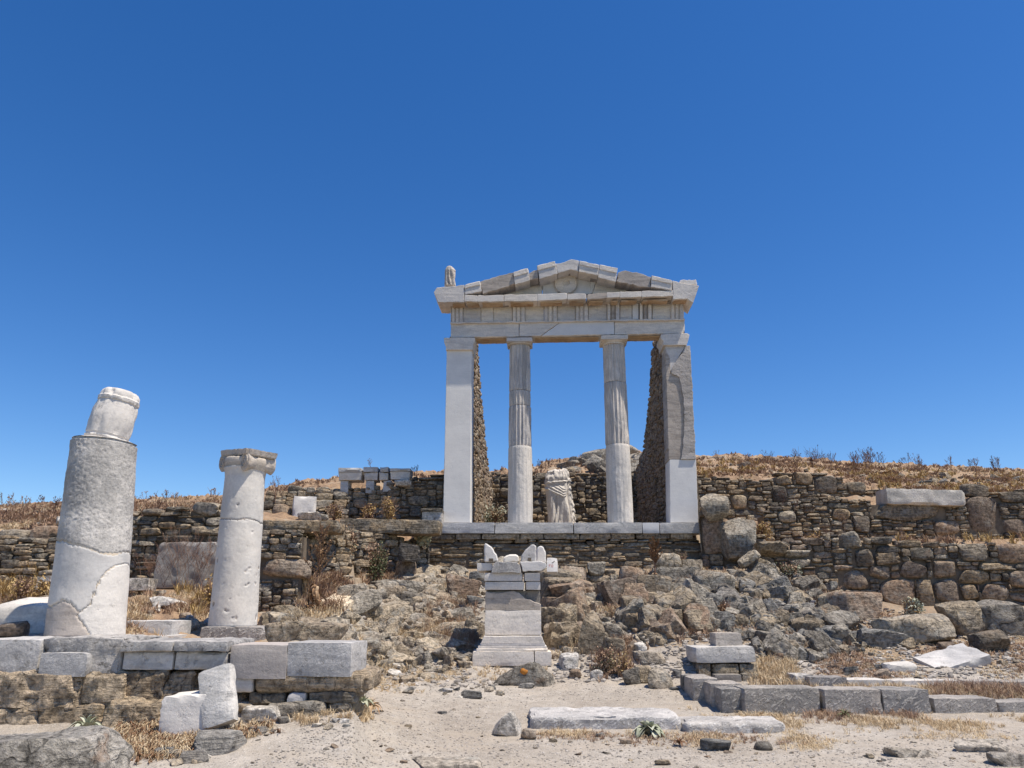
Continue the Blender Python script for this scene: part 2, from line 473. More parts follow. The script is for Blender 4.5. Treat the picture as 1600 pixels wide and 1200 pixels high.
WALL('rubble_wall', 'leaning rubble wall under the long ledge slab, beside the tall dead plant', 471, 14.3, 556, 15.0,
        [(471, 829), (556, 829)], [(471, 908), (510, 905), (556, 902)], [(488, 885, 522, 893, 'slab', SD), (512, 850, 530, 866, 'cobble', 'greystone')], mats=(S, SB, 'bed_tan', SB), kinds=('slab', 'slab', 'slab', 'block', 'cobble'), wr=(.14, .42), hr=(.06, .15), seed=24, steep=.25)
WALL('rubble_wall', 'collapsed rubble wall behind the green bush, left of the temple terrace', 534, 16.1, 672, 17.5,
        [(548, 830), (610, 836), (640, 846), (672, 834)], [(548, 905), (610, 905), (672, 896)], [(582, 833, 606, 842, 'slab', SB), (600, 844, 622, 854, 'slab', 'bed_tan')], mats=(S, SB, SD), kinds=('slab', 'slab', 'slab', 'block', 'cobble'), wr=(.14, .42), hr=(.07, .17), seed=25)
WALL('rubble_wall', 'heap-like rubble wall behind the white block, above the long ledge slab', 404, 18.2, 546, 18.6,
        [(404, 790), (424, 772), (440, 762), (468, 756), (500, 757), (530, 763), (546, 770)], [(404, 818), (546, 818)], [(490, 779, 520, 793, 'block', S), (520, 778, 541, 793, 'block', SB), (408, 781, 425, 795, 'block', SD)],
        mats=(S, 'bed_grey', SB), kinds=('slab', 'slab', 'slab', 'block', 'cobble'), wr=(.16, .5), hr=(.06, .16), seed=26, steep=.5, thick=.8)
WALL('rubble_wall', 'upper rubble wall left of the temple, below the row of marble cornice pieces', 530, 19.0, 694, 18.9,
        [(530, 764), (570, 764), (600, 758), (640, 748), (660, 745), (694, 743)], [(530, 818), (694, 818)],
        [(552, 778, 574, 794, 'cobble', BO), (652, 745, 694, 751, 'slab', S), (634, 775, 670, 790, 'block', SD), (640, 790, 660, 808, 'block', SD), (539, 793, 560, 806, 'block', S)], mats=(SD, S, SB), kinds=('slab', 'slab', 'slab', 'block', 'cobble'), wr=(.16, .5), hr=(.07, .18), seed=27)
WALL('rubble_wall', 'upper terrace wall right of the temple, under the scrubby skyline', 1088, 20.8, 1402, 21.0,
        [(1088, 744), (1128, 747), (1205, 752), (1215, 748), (1245, 740), (1275, 741), (1312, 748), (1330, 764), (1402, 770)], [(1088, 822), (1402, 815)],
        [(1211, 743, 1243, 758, 'cobble', S), (1246, 737, 1273, 758, 'block', SB), (1274, 743, 1310, 771, 'block', SD), (1327, 752, 1355, 774, 'cobble', S), (1208, 758, 1232, 785, 'block', SD), (1142, 772, 1168, 795, 'cobble', SB)],
        mats=(S, SB, SD), kinds=('slab', 'slab', 'slab', 'block', 'cobble'), wr=(.2, .6), hr=(.06, .15), seed=28)
WALL('rubble_wall', 'middle rubble wall at the right, below a long white marble block', 1196, 18.4, 1770, 18.5,
        [(1196, 800), (1215, 794), (1250, 783), (1290, 776), (1395, 784), (1510, 778), (1552, 773), (1600, 766), (1660, 768)], [(1196, 858), (1660, 852)],
        [(1366, 782, 1482, 812, 'block', S), (1514, 776, 1566, 835, 'cobble', BO), (1514, 755, 1552, 776, 'block', SD), (1218, 797, 1246, 816, 'cobble', S), (1459, 813, 1500, 838, 'cobble', BO), (1332, 806, 1360, 832, 'block', SD), (1566, 768, 1612, 785, 'block', SD), (1566, 810, 1606, 832, 'block', BO), (1302, 795, 1330, 812, 'cobble', SB)],
        mats=(S, SB, SD), kinds=('slab', 'slab', 'slab', 'block', 'cobble'), wr=(.14, .45), hr=(.045, .13), seed=29)
WALL('rubble_wall', 'rough boulder wall just right of the temple terrace', 1094, 17.5, 1200, 17.1,
        [(1094, 800), (1138, 800), (1150, 808), (1190, 842), (1200, 846)], [(1094, 890), (1200, 892)], [(1096, 806, 1152, 866, 'block', BO)],
        mats=(SB, BO, S), kinds=('cobble', 'block', 'slab'), wr=(.25, .6), hr=(.12, .26), seed=30)
WALL('rubble_wall', 'big retaining wall of round dark boulders at the right edge', 1180, 16.6, 1770, 15.25,
        [(1180, 866), (1200, 858), (1235, 852), (1270, 842), (1300, 836), (1330, 836), (1400, 846), (1500, 852), (1560, 850), (1660, 848)], [(1180, 898), (1240, 900), (1300, 928), (1400, 950), (1500, 948), (1660, 950)],
        [(1186, 846, 1237, 866, 'cobble', S), (1316, 830, 1354, 857, 'cobble', S), (1366, 838, 1403, 850, 'cobble', S), (1334, 857, 1372, 886, 'cobble', SD), (1307, 890, 1357, 922, 'cobble', BO), (1357, 884, 1393, 905, 'cobble', BO),
         (1372, 904, 1428, 948, 'cobble', BO), (1407, 877, 1449, 903, 'cobble', BO), (1458, 873, 1498, 903, 'cobble', BO), (1503, 850, 1552, 878, 'block', SD), (1565, 850, 1618, 882, 'cobble', BO),
         (1498, 891, 1546, 913, 'cobble', S), (1498, 913, 1525, 937, 'block', SB), (1527, 913, 1572, 939, 'cobble', BO), (1456, 905, 1497, 946, 'cobble', BO), (1427, 856, 1466, 875, 'cobble', S), (1532, 880, 1588, 891, 'slab', S), (1371, 864, 1412, 882, 'slab', SB), (1430, 905, 1455, 948, 'cobble', SB), (1226, 860, 1270, 872, 'slab', 'bed_tan'), (1232, 874, 1268, 886, 'slab', 'bed_tan'), (1575, 892, 1620, 918, 'cobble', BO)],
        mats=(SB, SD, BO, S), kinds=('slab', 'slab', 'block', 'cobble'), wr=(.16, .46), hr=(.055, .17), seed=31, proud=.03)
WALL('rubble_wall', 'low single row of loose stones right of the altar top', 858, 16.0, 968, 16.2,
        [(858, 886), (880, 884), (905, 884), (930, 888), (968, 892)], [(858, 920), (968, 924)], [(893, 886, 912, 904, 'block', 'greystone'), (918, 877, 947, 899, 'cobble', 'bed_grey'), (875, 885, 893, 902, 'cobble', S)],
        mats=(S, SB, 'bed_tan'), kinds=('slab', 'cobble'), wr=(.18, .4), hr=(.09, .16), seed=32)


# ------------------------------------------------------------------ the ground: one sheet
# profiles of the slope: for a direction u, rows of (v, Y): foot of path ... wall foot, wall top ... crest of the hill
TER = {
 -700: [(1205, 6.3), (1160, 7.3), (1128, 7.75), (1006, 8.5), (985, 10.5), (938, 12.5), (915, 14.0), (842, 14.6), (830, 17), (812, 20), (806, 22), (798, 26)],
    0: [(1205, 6.3), (1160, 7.3), (1128, 7.75), (1006, 8.5), (985, 10.5), (938, 12.5), (917, 13.9), (842, 14.5), (828, 17), (808, 20), (802, 22), (793, 26)],
  100: [(1205, 6.4), (1160, 7.3), (1128, 7.75), (1006, 8.5), (985, 10.5), (938, 12.4), (917, 13.8), (820, 14.5), (812, 17), (802, 20), (797, 22), (790, 26)],
  200: [(1205, 6.6), (1160, 7.3), (1128, 7.75), (1006, 8.5), (987, 10.5), (945, 12.2), (925, 13.7), (802, 14.5), (798, 17), (794, 20), (790, 22), (786, 26)],
  350: [(1205, 6.6), (1138, 7.5), (1124, 7.80), (1009, 8.5), (1005, 10.35), (964, 12.0), (930, 13.6), (800, 14.4), (795, 16.5), (789, 19), (784, 22), (778, 26)],
  470: [(1205, 6.5), (1124, 7.72), (1112, 8.10), (1006, 8.9), (992, 10.6), (965, 12.1), (950, 13.5), (822, 14.5), (813, 16.8), (770, 18.9), (764, 21), (756, 26)],
  551: [(1205, 6.5), (1116, 7.75), (1098, 8.35), (1010, 9.0), (992, 11.0), (950, 13.2), (912, 15.0), (832, 16.0), (813, 17.6), (760, 19.2), (754, 21), (748, 26)],
  580: [(1205, 7.0), (1128, 8.5), (1085, 10.6), (1050, 11.9), (990, 13.3), (938, 14.8), (908, 16.3), (830, 17.0), (814, 17.8), (757, 19.3), (750, 21), (744, 26)],
  680: [(1205, 7.3), (1138, 9.0), (1092, 10.6), (1052, 12.0), (985, 13.8), (932, 15.4), (895, 17.4), (833, 18.3), (822, 19), (812, 24.9), (752, 25.6), (738, 28)],
  800: [(1205, 7.3), (1140, 9.0), (1095, 10.6), (1056, 12.0), (985, 13.9), (930, 15.6), (894, 17.6), (850, 18.4), (836, 19.5), (812, 24.9), (752, 25.6), (738, 29)],
  900: [(1205, 7.3), (1140, 9.0), (1097, 10.6), (1058, 11.9), (978, 13.6), (922, 15.4), (893, 17.6), (850, 18.4), (836, 19.5), (812, 24.9), (746, 25.6), (716, 30)],
 1000: [(1205, 7.3), (1140, 9.0), (1098, 10.5), (1062, 11.7), (968, 13.5), (920, 15.4), (893, 17.6), (850, 18.4), (836, 19.5), (812, 24.8), (738, 25.6), (706, 31)],
 1088: [(1205, 7.3), (1140, 9.0), (1100, 10.4), (1060, 11.6), (965, 13.5), (915, 15.4), (888, 17.4), (840, 18.2), (825, 19.5), (800, 20.9), (746, 21.6), (714, 32)],
 1200: [(1205, 7.3), (1140, 9.0), (1105, 10.2), (1062, 11.5), (980, 13.4), (922, 15.2), (890, 16.7), (850, 17.6), (832, 18.6), (808, 20.7), (752, 21.4), (714, 32)],
 1300: [(1205, 7.2), (1142, 8.9), (1108, 10.0), (1066, 11.2), (1010, 12.8), (960, 14.5), (930, 15.6), (842, 16.4), (836, 17.6), (785, 18.9), (764, 21.4), (722, 32)],
 1450: [(1205, 7.2), (1142, 8.9), (1112, 9.8), (1068, 11.0), (1025, 12.4), (978, 14.1), (948, 15.4), (850, 16.2), (842, 17.4), (778, 18.7), (764, 22.0), (728, 32)],
 1600: [(1205, 7.2), (1142, 8.8), (1114, 9.7), (1070, 10.9), (1028, 12.2), (984, 13.8), (950, 15.1), (852, 15.9), (842, 17.2), (774, 18.5), (766, 22.0), (738, 32)],
 2400: [(1205, 7.2), (1142, 8.8), (1114, 9.7), (1070, 10.9), (1028, 12.2), (984, 13.8), (950, 15.1), (852, 15.9), (842, 17.2), (774, 18.5), (768, 22.0), (744, 32)],
}
# per row: vertical roughness, and how bedrocky / grassy the ground is
AMP = [.012, .012, .015, .03, .09, .11, .08, .05, .08, .10, .14, .22]

TY = 18.0
TO = W(890.5, 817, TY)
TYAW = R(-2.0)
def build_ground():
    us = sorted(TER)
    U = np.concatenate([np.arange(-700, -60, 16), np.arange(-60, 1660, 3.0), np.arange(1660, 2401, 16)])
    K = len(AMP)
    Vk = np.array([[p[0] for p in TER[u]] for u in us], float)
    Yk = np.array([[p[1] for p in TER[u]] for u in us], float)
    VV = np.stack([np.interp(U, us, Vk[:, k]) for k in range(K)])
    YY = np.stack([np.interp(U, us, Yk[:, k]) for k in range(K)])
    yv = (600 - VV) / FPX
    T = YY / (CP - SP * yv)
    Z = EYE + T * (SP + CP * yv)
    X = (U[None, :] - 800) / FPX * T
    # rows under and behind the camera, and the land beyond the crest
    near = [(-14, -1.0, 9.0), (-4, -.35, 7.0), (2.0, .02, 6.3)]
    nX = [(U - 800) / FPX * s for _, _, s in near]
    X = np.vstack([nX, X]); Y = np.vstack([[np.full_like(U, a)] for a, _, _ in near] and [np.full_like(U, a) for a, _, _ in near] + [YY])
    Z = np.vstack([[np.full_like(U, b) for _, b, _ in near], Z])
    far = [(1.35, -.5), (2.6, -4.0), (12, -9.0), (40, -12)]
    lx, ly, lz = X[-1], Y[-1], Z[-1]
    for s, dz in far:
        X = np.vstack([X, lx * s]); Y = np.vstack([Y, ly * s]); Z = np.vstack([Z, lz * 0 + np.mean(lz) + (lz - np.mean(lz)) * max(0, 1.2 - .2 * s) + dz])
    amp = np.array([.01, .01, .01] + AMP + [.3, .6, 2, 0])
    nst = [6, 6, 34, 60, 40, 36, 44, 44, 40, 14, 24, 26, 26, 60, 10, 8, 6, 2]
    row = []
    for k in range(len(amp) - 1):
        row += list(k + np.arange(nst[k]) / nst[k])
    row.append(len(amp) - 1)
    row = np.array(row)
    k0 = np.minimum(row.astype(int), len(amp) - 2); f = (row - k0)[:, None]
    def lerp(A): return A[k0] * (1 - f) + A[k0 + 1] * f
    Xf, Yf, Zf = lerp(X), lerp(Y), lerp(Z)
    A = lerp(amp[:, None] * np.ones_like(U)[None, :])
    A = A * np.where(Zf.shape[1] > 0, 1, 1)
    P = np.stack([Xf.ravel(), Yf.ravel(), Zf.ravel()], 1)
    n = ridged(P * 1.1, 3, 3) * .6 + fbm(P * 3.1, 4, 11) * .9
    fine = fbm(P * 9, 3, 21)
    a = A.ravel()
    rr = (row[:, None] + np.zeros_like(U)[None, :]).ravel()
    uu = (np.zeros_like(row)[:, None] + U[None, :]).ravel()
    P[:, 2] += a * (n * .9 + fine * .35)
    # broken ledges on the bare rock in the middle of the slope
    led = np.exp(-((rr - 7.3) / 1.1) ** 2) * ((uu > 380) & (uu < 1330))
    st = P[:, 2] * 4.2 + fbm(P * .9, 3, 5) * 1.3
    P[:, 2] += led * (((st % 1) ** 4) - (st % 1)) * .14
    # ground never stands in front of a wall's face nor above its top
    for _, _, wl, _, kw in WALLS:
        rx, ry = P[:, 0] - wl.A.x, P[:, 1] - wl.A.y
        s_ = rx * wl.d.x + ry * wl.d.y; dist = rx * wl.d.y - ry * wl.d.x      # > 0 in front
        ids = np.where((s_ > -.18) & (s_ < wl.L + .18) & (dist > -1.0) & (dist < 1.3))[0]
        if not len(ids): continue
        qs = np.linspace(0, wl.L, 60)
        ft = np.interp(s_[ids], qs, [wl.foot(q) for q in qs]); tp = np.interp(s_[ids], qs, [wl.top(q) for q in qs])
        dd = dist[ids]; st_ = kw.get('steep', 0)
        lim = np.where(dd > -.16, ft + .03 * np.clip(1 - dd, -1, 1), tp - .05)
        if st_: lim = np.where(dd < -.16, np.minimum(lim, ft + np.maximum(0, -dd - .14) / st_), lim)
        P[ids, 2] = np.minimum(P[ids, 2], lim)
    # the temple terrace and the floor of the temple
    q = np.stack([P[:, 0] - TO.x, P[:, 1] - TO.y], 1)
    lx_ = q[:, 0] * math.cos(TYAW) + q[:, 1] * math.sin(TYAW); ly_ = -q[:, 0] * math.sin(TYAW) + q[:, 1] * math.cos(TYAW)
    foot = ZV(891, TY - .2)
    ins = (np.abs(lx_ + .02) < 3.55)
    P[:, 2] = np.where(ins & (ly_ > -1.8) & (ly_ < -.02), np.minimum(P[:, 2], foot + .03 + np.minimum(0, ly_ + .3) * .12), P[:, 2])
    P[:, 2] = np.where((np.abs(lx_) < 3.0) & (ly_ >= -.02) & (ly_ < 6.75), np.minimum(P[:, 2], TO.z - .16), P[:, 2])
    w, h = len(U), len(row)
    ii = np.arange(h - 1)[:, None] * w + np.arange(w - 1)[None, :]
    F = np.stack([ii, ii + 1, ii + w + 1, ii + w], -1).reshape(-1, 4)
    me = mesh_np('ground', P, F, 180)
    # what covers the ground: r bare rock, g dry grass, b trodden dust
    dust = np.clip(1.2 - np.clip((rr - 6.0) / .8, 0, 1.2), 0, 1)
    grass = np.clip((rr - 9.5) / 1.5, 0, 1)
    rock = np.clip(1 - np.abs(rr - 7.6) / 1.7, 0, 1) * np.where(uu < 1330, 1, .25)
    left = (uu < 430)
    grass = np.where(left & (rr > 6.3), np.maximum(grass, .7), grass); rock = np.where(left, rock * .25, rock)
    right = (uu > 1180) & (rr > 5.6) & (rr < 9.5)
    grass = np.where(right, np.maximum(grass, .45), grass)
    ca = me.color_attributes.new('cover', 'FLOAT_COLOR', 'POINT')
    ca.data.foreach_set('color', np.stack([rock, grass, dust, np.ones_like(rock)], 1).astype(np.float32).ravel())
    m = NT('ground_cover')
    v = m.pos(False)
    att = m.n('Attribute', attribute_name='cover')
    sep = m.n('SeparateColor'); m.link(att.outputs['Color'], sep.inputs[0])
    n1 = m.noise(v, .9, 6, .6); n2 = m.noise(v, 7, 6, .65); n3 = m.noise(v, 45, 4, .7)
    big = m.noise(v, .35, 4, .5)
    vor = m.n('TexVoronoi', Vector=v, Scale=42.0)
    vor2 = m.n('TexVoronoi', Vector=v, Scale=110.0)
    dustc = m.ramp(n1, [(.38, (.33, .282, .23)), (.5, (.385, .335, .278)), (.62, (.42, .372, .315))])
    dustc = m.mix(1.0, dustc, m.ramp(n2, [(.38, .84), (.6, 1.08)]), 'MULTIPLY')
    sp = m.n('SeparateColor'); m.link(vor.outputs['Color'], sp.inputs[0])
    sp2 = m.n('SeparateColor'); m.link(vor2.outputs['Color'], sp2.inputs[0])
    peb = m.math('MULTIPLY', m.ramp(vor.outputs['Distance'], [(.30, 1), (.42, 0)]), m.ramp(sp.outputs[0], [(.62, 0), (.66, 1)]))
    dustc = m.mix(m.math('MULTIPLY', peb, .8), dustc, m.ramp(sp.outputs[1], [(.2, (.17, .155, .14)), (.5, (.33, .295, .26)), (.8, (.56, .52, .47))]))
    dustc = m.mix(m.math('MULTIPLY', m.ramp(sp2.outputs[0], [(.7, 0), (.74, 1)]), .5), dustc, m.ramp(sp2.outputs[1], [(.2, (.20, .17, .14)), (.8, (.52, .47, .42))]))
    drift = m.noise(m.pos(False, (.5, 1.3, 1)), 1.1, 5, .6, .8)
    dustc = m.mix(m.math('MULTIPLY', m.ramp(drift, [(.50, 0), (.60, 1)]), .45), dustc, (.39, .325, .255))
    soil = m.ramp(n2, [(.25, (.19, .14, .095)), (.5, (.29, .225, .16)), (.75, (.37, .30, .225))])
    soil = m.mix(m.math('MULTIPLY', m.ramp(n3, [(.5, 0), (.62, 1)]), .6), soil, (.42, .30, .18))
    soil = m.mix(m.math('MULTIPLY', peb, .7), soil, (.30, .275, .24))
    rockv = m.noise(m.pos(False, (2, 2, 12), (.25, .15, 0)), 1.2, 6, .65, .5)
    rockc = m.ramp(n2, [(.25, (.20, .175, .145)), (.45, (.30, .265, .22)), (.6, (.36, .315, .25)), (.8, (.33, .31, .285))])
    rockc = m.mix(.7, rockc, m.mix(1.0, rockc, m.ramp(rockv, [(.3, .5), (.55, 1.1)]), 'MULTIPLY'))
    grassc = m.ramp(m.math('MULTIPLY_ADD', m.math('SUBTRACT', n2, .5), .8, n1), [(.36, (.17, .11, .075)), (.46, (.26, .165, .105)), (.55, (.33, .22, .14)), (.66, (.31, .26, .20))])
    grassc = m.mix(m.math('MULTIPLY', m.ramp(n3, [(.45, 0), (.62, 1)]), .6), grassc, (.40, .28, .16))
    def jit(o, k): return m.math('ADD', o, m.math('MULTIPLY', m.math('SUBTRACT', n2, .5), k))
    col = soil
    col = m.mix(m.ramp(jit(sep.outputs[1], .9), [(.35, 0), (.6, 1)]), col, grassc)
    col = m.mix(m.ramp(jit(sep.outputs[0], 1.1), [(.4, 0), (.5, 1)]), col, rockc)
    col = m.mix(m.ramp(jit(sep.outputs[2], 1.2), [(.4, 0), (.65, 1)]), col, dustc)
    h = m.math('ADD', m.math('MULTIPLY', peb, .5), m.math('ADD', m.math('MULTIPLY', n3, .6), m.math('MULTIPLY', n2, 1.2)))
    nb = m.bump(h, .55, .03)
    nb = m.bump(vor2.outputs['Distance'], .25, .008, nb)
    me.materials.append(m.done(col, nb))
    o = obj('ground', me)
    o['kind'] = 'structure'
    return BVHTree.FromPolygons(P.tolist(), F.tolist())

GROUND = build_ground()

def G(u, v):
    """where the line of sight of pixel (u, v) meets the ground"""
    d = W(u, v, 1.0) - Vector((0, 0, EYE))
    d.normalize()
    p, n, i, t = GROUND.ray_cast(Vector((0, 0, EYE)) + d * .3, d, 400)
    return p

def GZ(x, y):
    p, n, i, t = GROUND.ray_cast(Vector((x, y, 60)), Vector((0, 0, -1)), 200)
    return p.z if p else 0.0

# ------------------------------------------------------------------ placing by place on the slope
def spot(u0, v0, u1, v1, Y=None):
    """-> centre x, distance, foot z, width, height of a thing that fills this box of the photograph"""
    uc = (u0 + u1) / 2
    if Y is None:
        p = G(uc, v1)
        Y = p.y if p else 12.0
    t = depth(v1, Y)
    w = (u1 - u0) / FPX * t
    zb, zt = ZV(v1, Y), ZV(v0, Y)
    return (uc - 800) / FPX * t, Y, zb, w, zt - zb

_seed = [100]
def nseed():
    _seed[0] += 1
    return _seed[0]

def rock(name, u0, v0, u1, v1, mat, label=None, cat='rock', group=None, dep=.8, Y=None, sink=.16, rz=0, tilt=0, sub=None, boxy=.62, noise=.05, strat=0.0, planes=12, soft=18, parent=None, seed=None):
    x, Yd, z, w, h = spot(u0, v0, u1, v1, Y)
    px = max(u1 - u0, v1 - v0)
    sub = sub or (4 if px > 44 else 3 if px > 14 else 2)
    s = seed or nseed()
    P, F = rock_np(s, sub, planes, boxy, soft, noise, strat=strat)
    d = max(w, h) * dep if w < 2.5 * h else w * dep * .6
    H = h * (1 + sink)
    P = P * np.array((w * 1.04, d, H))
    if rz or tilt:
        P = P @ np.array(Euler((0, R(tilt), R(rz))).to_matrix()).T
    me = mesh_np(name, P, F, 30 if soft > 25 else 50, M[mat])
    loc = Vector((x, Yd + d * .42, z + h - H / 2))
    if parent is not None: loc = loc - parent.location
    o = obj(name, me, parent, loc)
    if label: tag(o, label, cat, group)
    return o

def block(name, u0, v0, u1, v1, dm, mat, label=None, cat='stone block', group=None, Y=None, rz=0, rx=0, ry=0, sink=.06, parent=None, dyoff=0, **kw):
    """squared block whose front face fills the box (u0,v0,u1,v1); dm metres deep"""
    x, Yd, z, w, h = spot(u0, v0, u1, v1, Y)
    H = h + sink
    me = block_mesh(name, w, dm, H, M[mat], seed=nseed(), **kw)
    loc = Vector((x, Yd + dm / 2 + dyoff, z + h - H / 2))
    if parent is not None: loc = loc - parent.location
    o = obj(name, me, parent, loc, (R(rx), R(ry), R(rz)))
    if label: tag(o, label, cat, group)
    return o

# ------------------------------------------------------------------ rubble walls, stone by stone
STONES = {}
def stone_variants():
    for kind, nseg, boxy, soft, noise in (('slab', 12, .56, 34, .05), ('cobble', 10, .66, 15, .06), ('block', 10, .56, 36, .045)):
        for i in range(12 if kind == 'slab' else 9):
            P, F = rock_np(5000 + hash(kind) % 7 * 0 + {'slab': 0, 'cobble': 300, 'block': 600}[kind] + i, 3 if kind != 'slab' else 3, nseg, boxy, soft, noise, 2.2, strat=.05 if kind == 'slab' else 0)
            # squarer in the wall's face: push the outline towards the box
            q = np.abs(P).max(1, keepdims=True)
            k = {'slab': .78, 'cobble': .32, 'block': .70}[kind]
            B = P / np.maximum(q, 1e-6) * .5
            P = P * (1 - k) + (P * .45 + B * .55) * k
            lo, hi = P.min(0), P.max(0); P = (P - (lo + hi) / 2) / (hi - lo)
            STONES.setdefault(kind, []).append((P, F))
stone_variants()
_sm = {}
def stone_mesh(kind, i, mat):
    key = (kind, i, mat)
    if key not in _sm:
        P, F = STONES[kind][i]
        _sm[key] = mesh_np('stone', P, F, 40, M[mat])
    return _sm[key]

def wall(parent, O, e, L, zb, zt, feats=(), mats=('schist',), kinds=('slab', 'slab', 'cobble'), wr=(.14, .5), hr=(.06, .16), thick=.5, seed=1, proud=.03, core=True, gap=.002, sight=1, steep=0, uneven=.022):
    """rubble wall from O along unit direction e (x, y), length L; zb(s), zt(s) foot and top. Stones become parts of parent.
    feats: (s0, z0, s1, z1, kind, mat) larger stones that have a place of their own"""
    rng = random.Random(seed)
    ex, ey = e
    nx, ny = (ey, -ex)                            # towards the viewer
    ang = math.atan2(ey, ex)
    B = .03
    n = max(2, int(L / B))
    s = [(i + .5) * B for i in range(n)]
    top = [zt(a) for a in s]
    hgt = [zb(a) - .12 for a in s]
    out = []
    def put(s0, z0, s1, z1, kind, mat, pr):
        d = min(thick * .9, max(.16, (s1 - s0) * .8))
        sc = (s1 - s0 - gap, d, z1 - z0 - gap * .7)
        c = (s0 + s1) / 2
        off = pr - d / 2
        zz = (z0 + z1) / 2
        back = steep * (zz - zb(c))
        loc = Vector((O[0] + ex * c + nx * (off - back), O[1] + ey * c + ny * (off - back), zz))
        i = rng.randrange(len(STONES[kind]))
        fl = rng.choice((0, math.pi))
        tl = rng.gauss(0, .035) * min(1, sc[2] / sc[0] * 2.5)
        o = obj('stone', stone_mesh(kind, i, mat), parent, loc, (rng.gauss(0, .05), tl, ang + fl + rng.gauss(0, .05)), (sc[0] * 1.04, sc[1], sc[2] * 1.06))
        out.append(o)
    for f in feats:
        put(*f[:4], f[4], f[5], proud + .05)
    for _ in range(4000):
        for i in range(n):
            for f in feats:
                if f[0] <= s[i] <= f[2] and f[1] - .035 <= hgt[i] < f[3] - .01:
                    hgt[i] = f[3]
        cand = [i for i in range(n) if hgt[i] < top[i] - .025]
        if not cand: break
        i0 = min(cand, key=lambda i: hgt[i])
        h0 = hgt[i0]
        a = b = i0
        want = rng.uniform(*wr) * rng.choice((.7, 1, 1, 1.3))
        while b + 1 < n and abs(hgt[b + 1] - h0) < .02 and (b - a + 1) * B < want: b += 1
        while a - 1 >= 0 and abs(hgt[a - 1] - h0) < .02 and (b - a + 1) * B < want: a -= 1
        wid = (b - a + 1) * B
        hh = rng.uniform(*hr) * (1.25 if wid > wr[1] * .8 else 1)
        hh = min(hh, wid * 1.3, max(.04, max(top[a:b + 1]) - h0 + .03))
        nb_ = [hgt[j] for j in (a - 1, b + 1) if 0 <= j < n and hgt[j] > h0]
        if wid < wr[0] * .7 and nb_:
            hh = max(.03, min(min(nb_) - h0, hr[1]))
        lim = [f[1] - h0 for f in feats if f[0] < s[b] and f[2] > s[a] and f[1] > h0]
        if lim: hh = min(hh, max(.03, min(lim)))
        if wid >= .055 or hh >= .05:
            put(a * B, h0, (b + 1) * B, h0 + hh, rng.choice(kinds), rng.choice(mats), proud + rng.gauss(0, uneven))
        for j in range(a, b + 1): hgt[j] = h0 + hh
    if core:
        m = 14
        V, F = [], []
        for k in range(m + 1):
            c = L * k / m
            zt_ = zt(min(max(c, B), L - B)) - .10; zb_ = zb(min(max(c, B), L - B)) - .35
            bk = steep * (zt_ - zb_)
            for off, zz in ((-.055, zb_), (-.055 - bk, zt_), (-thick - bk, zt_), (-thick - .1, zb_)):
                V.append((O[0] + ex * c + nx * off, O[1] + ey * c + ny * off, zz))
        for k in range(m):
            for q in range(4):
                F.append([k * 4 + q, k * 4 + (q + 1) % 4, (k + 1) * 4 + (q + 1) % 4, (k + 1) * 4 + q])
        F += [[0, 3, 2, 1], [m * 4, m * 4 + 1, m * 4 + 2, m * 4 + 3]]
        obj('rubble_core', mesh_np('rubble_core', V, F, 0, M['core']), parent)
    return out

def build_wall(name, label, wl, feats, kw):
    mid, L, A, d = wl.mid, wl.L, wl.A, wl.d
    th = thing(name, label, 'stone wall', (mid.x, mid.y, mid.z))
    fs = []
    for (a0, b0, a1, b1, kind, mat) in feats:
        sc = []
        for a in (a0, a1):
            lo, hi = -1.0, L + 1.0
            for _ in range(30):
                m_ = (lo + hi) / 2
                if wl.us(m_)[0] < a: lo = m_
                else: hi = m_
            sc.append(lo)
        yy = wl.us((sc[0] + sc[1]) / 2)[1]
        fs.append((sc[0], ZV(b1, yy) - mid.z, sc[1], ZV(b0, yy) - mid.z, kind, mat))
    wall(th, (A.x - mid.x, A.y - mid.y), (d.x, d.y), L, lambda q: wl.foot(q) - mid.z, lambda q: wl.top(q) - mid.z, fs, **kw)
for w_ in WALLS:
    build_wall(*w_)
# ------------------------------------------------------------------ the temple front
temple = thing('temple', 'white marble temple front with two columns and a pediment, above the stone terrace', 'temple', TO, TYAW)
TR = Matrix.Rotation(-TYAW, 3, 'Z')
TC = TR @ (Vector((0, 0, EYE)) - TO)

def F2(u, v, yl):
    """temple coordinates (x, z) in the plane y = yl for a pixel"""
    d = TR @ (W(u, v, 1.0) - Vector((0, 0, EYE)))
    k = (yl - TC.y) / d.y
    return TC.x + k * d.x, TC.z + k * d.z
def z1(zx, zy): return 660 + zx * .2875, 390 + zy * .2875

def worn_outline(pts, step, jit, seed):
    rng = random.Random(seed)
    out = []
    for (a, b) in zip(pts, pts[1:] + pts[:1]):
        L = math.hypot(b[0] - a[0], b[1] - a[1]); n = max(1, int(L / step))
        for i in range(n):
            f = i / n
            j = jit if i else jit * .3
            out.append((a[0] + (b[0] - a[0]) * f + rng.gauss(0, j), a[1] + (b[1] - a[1]) * f + rng.gauss(0, j)))
    return out

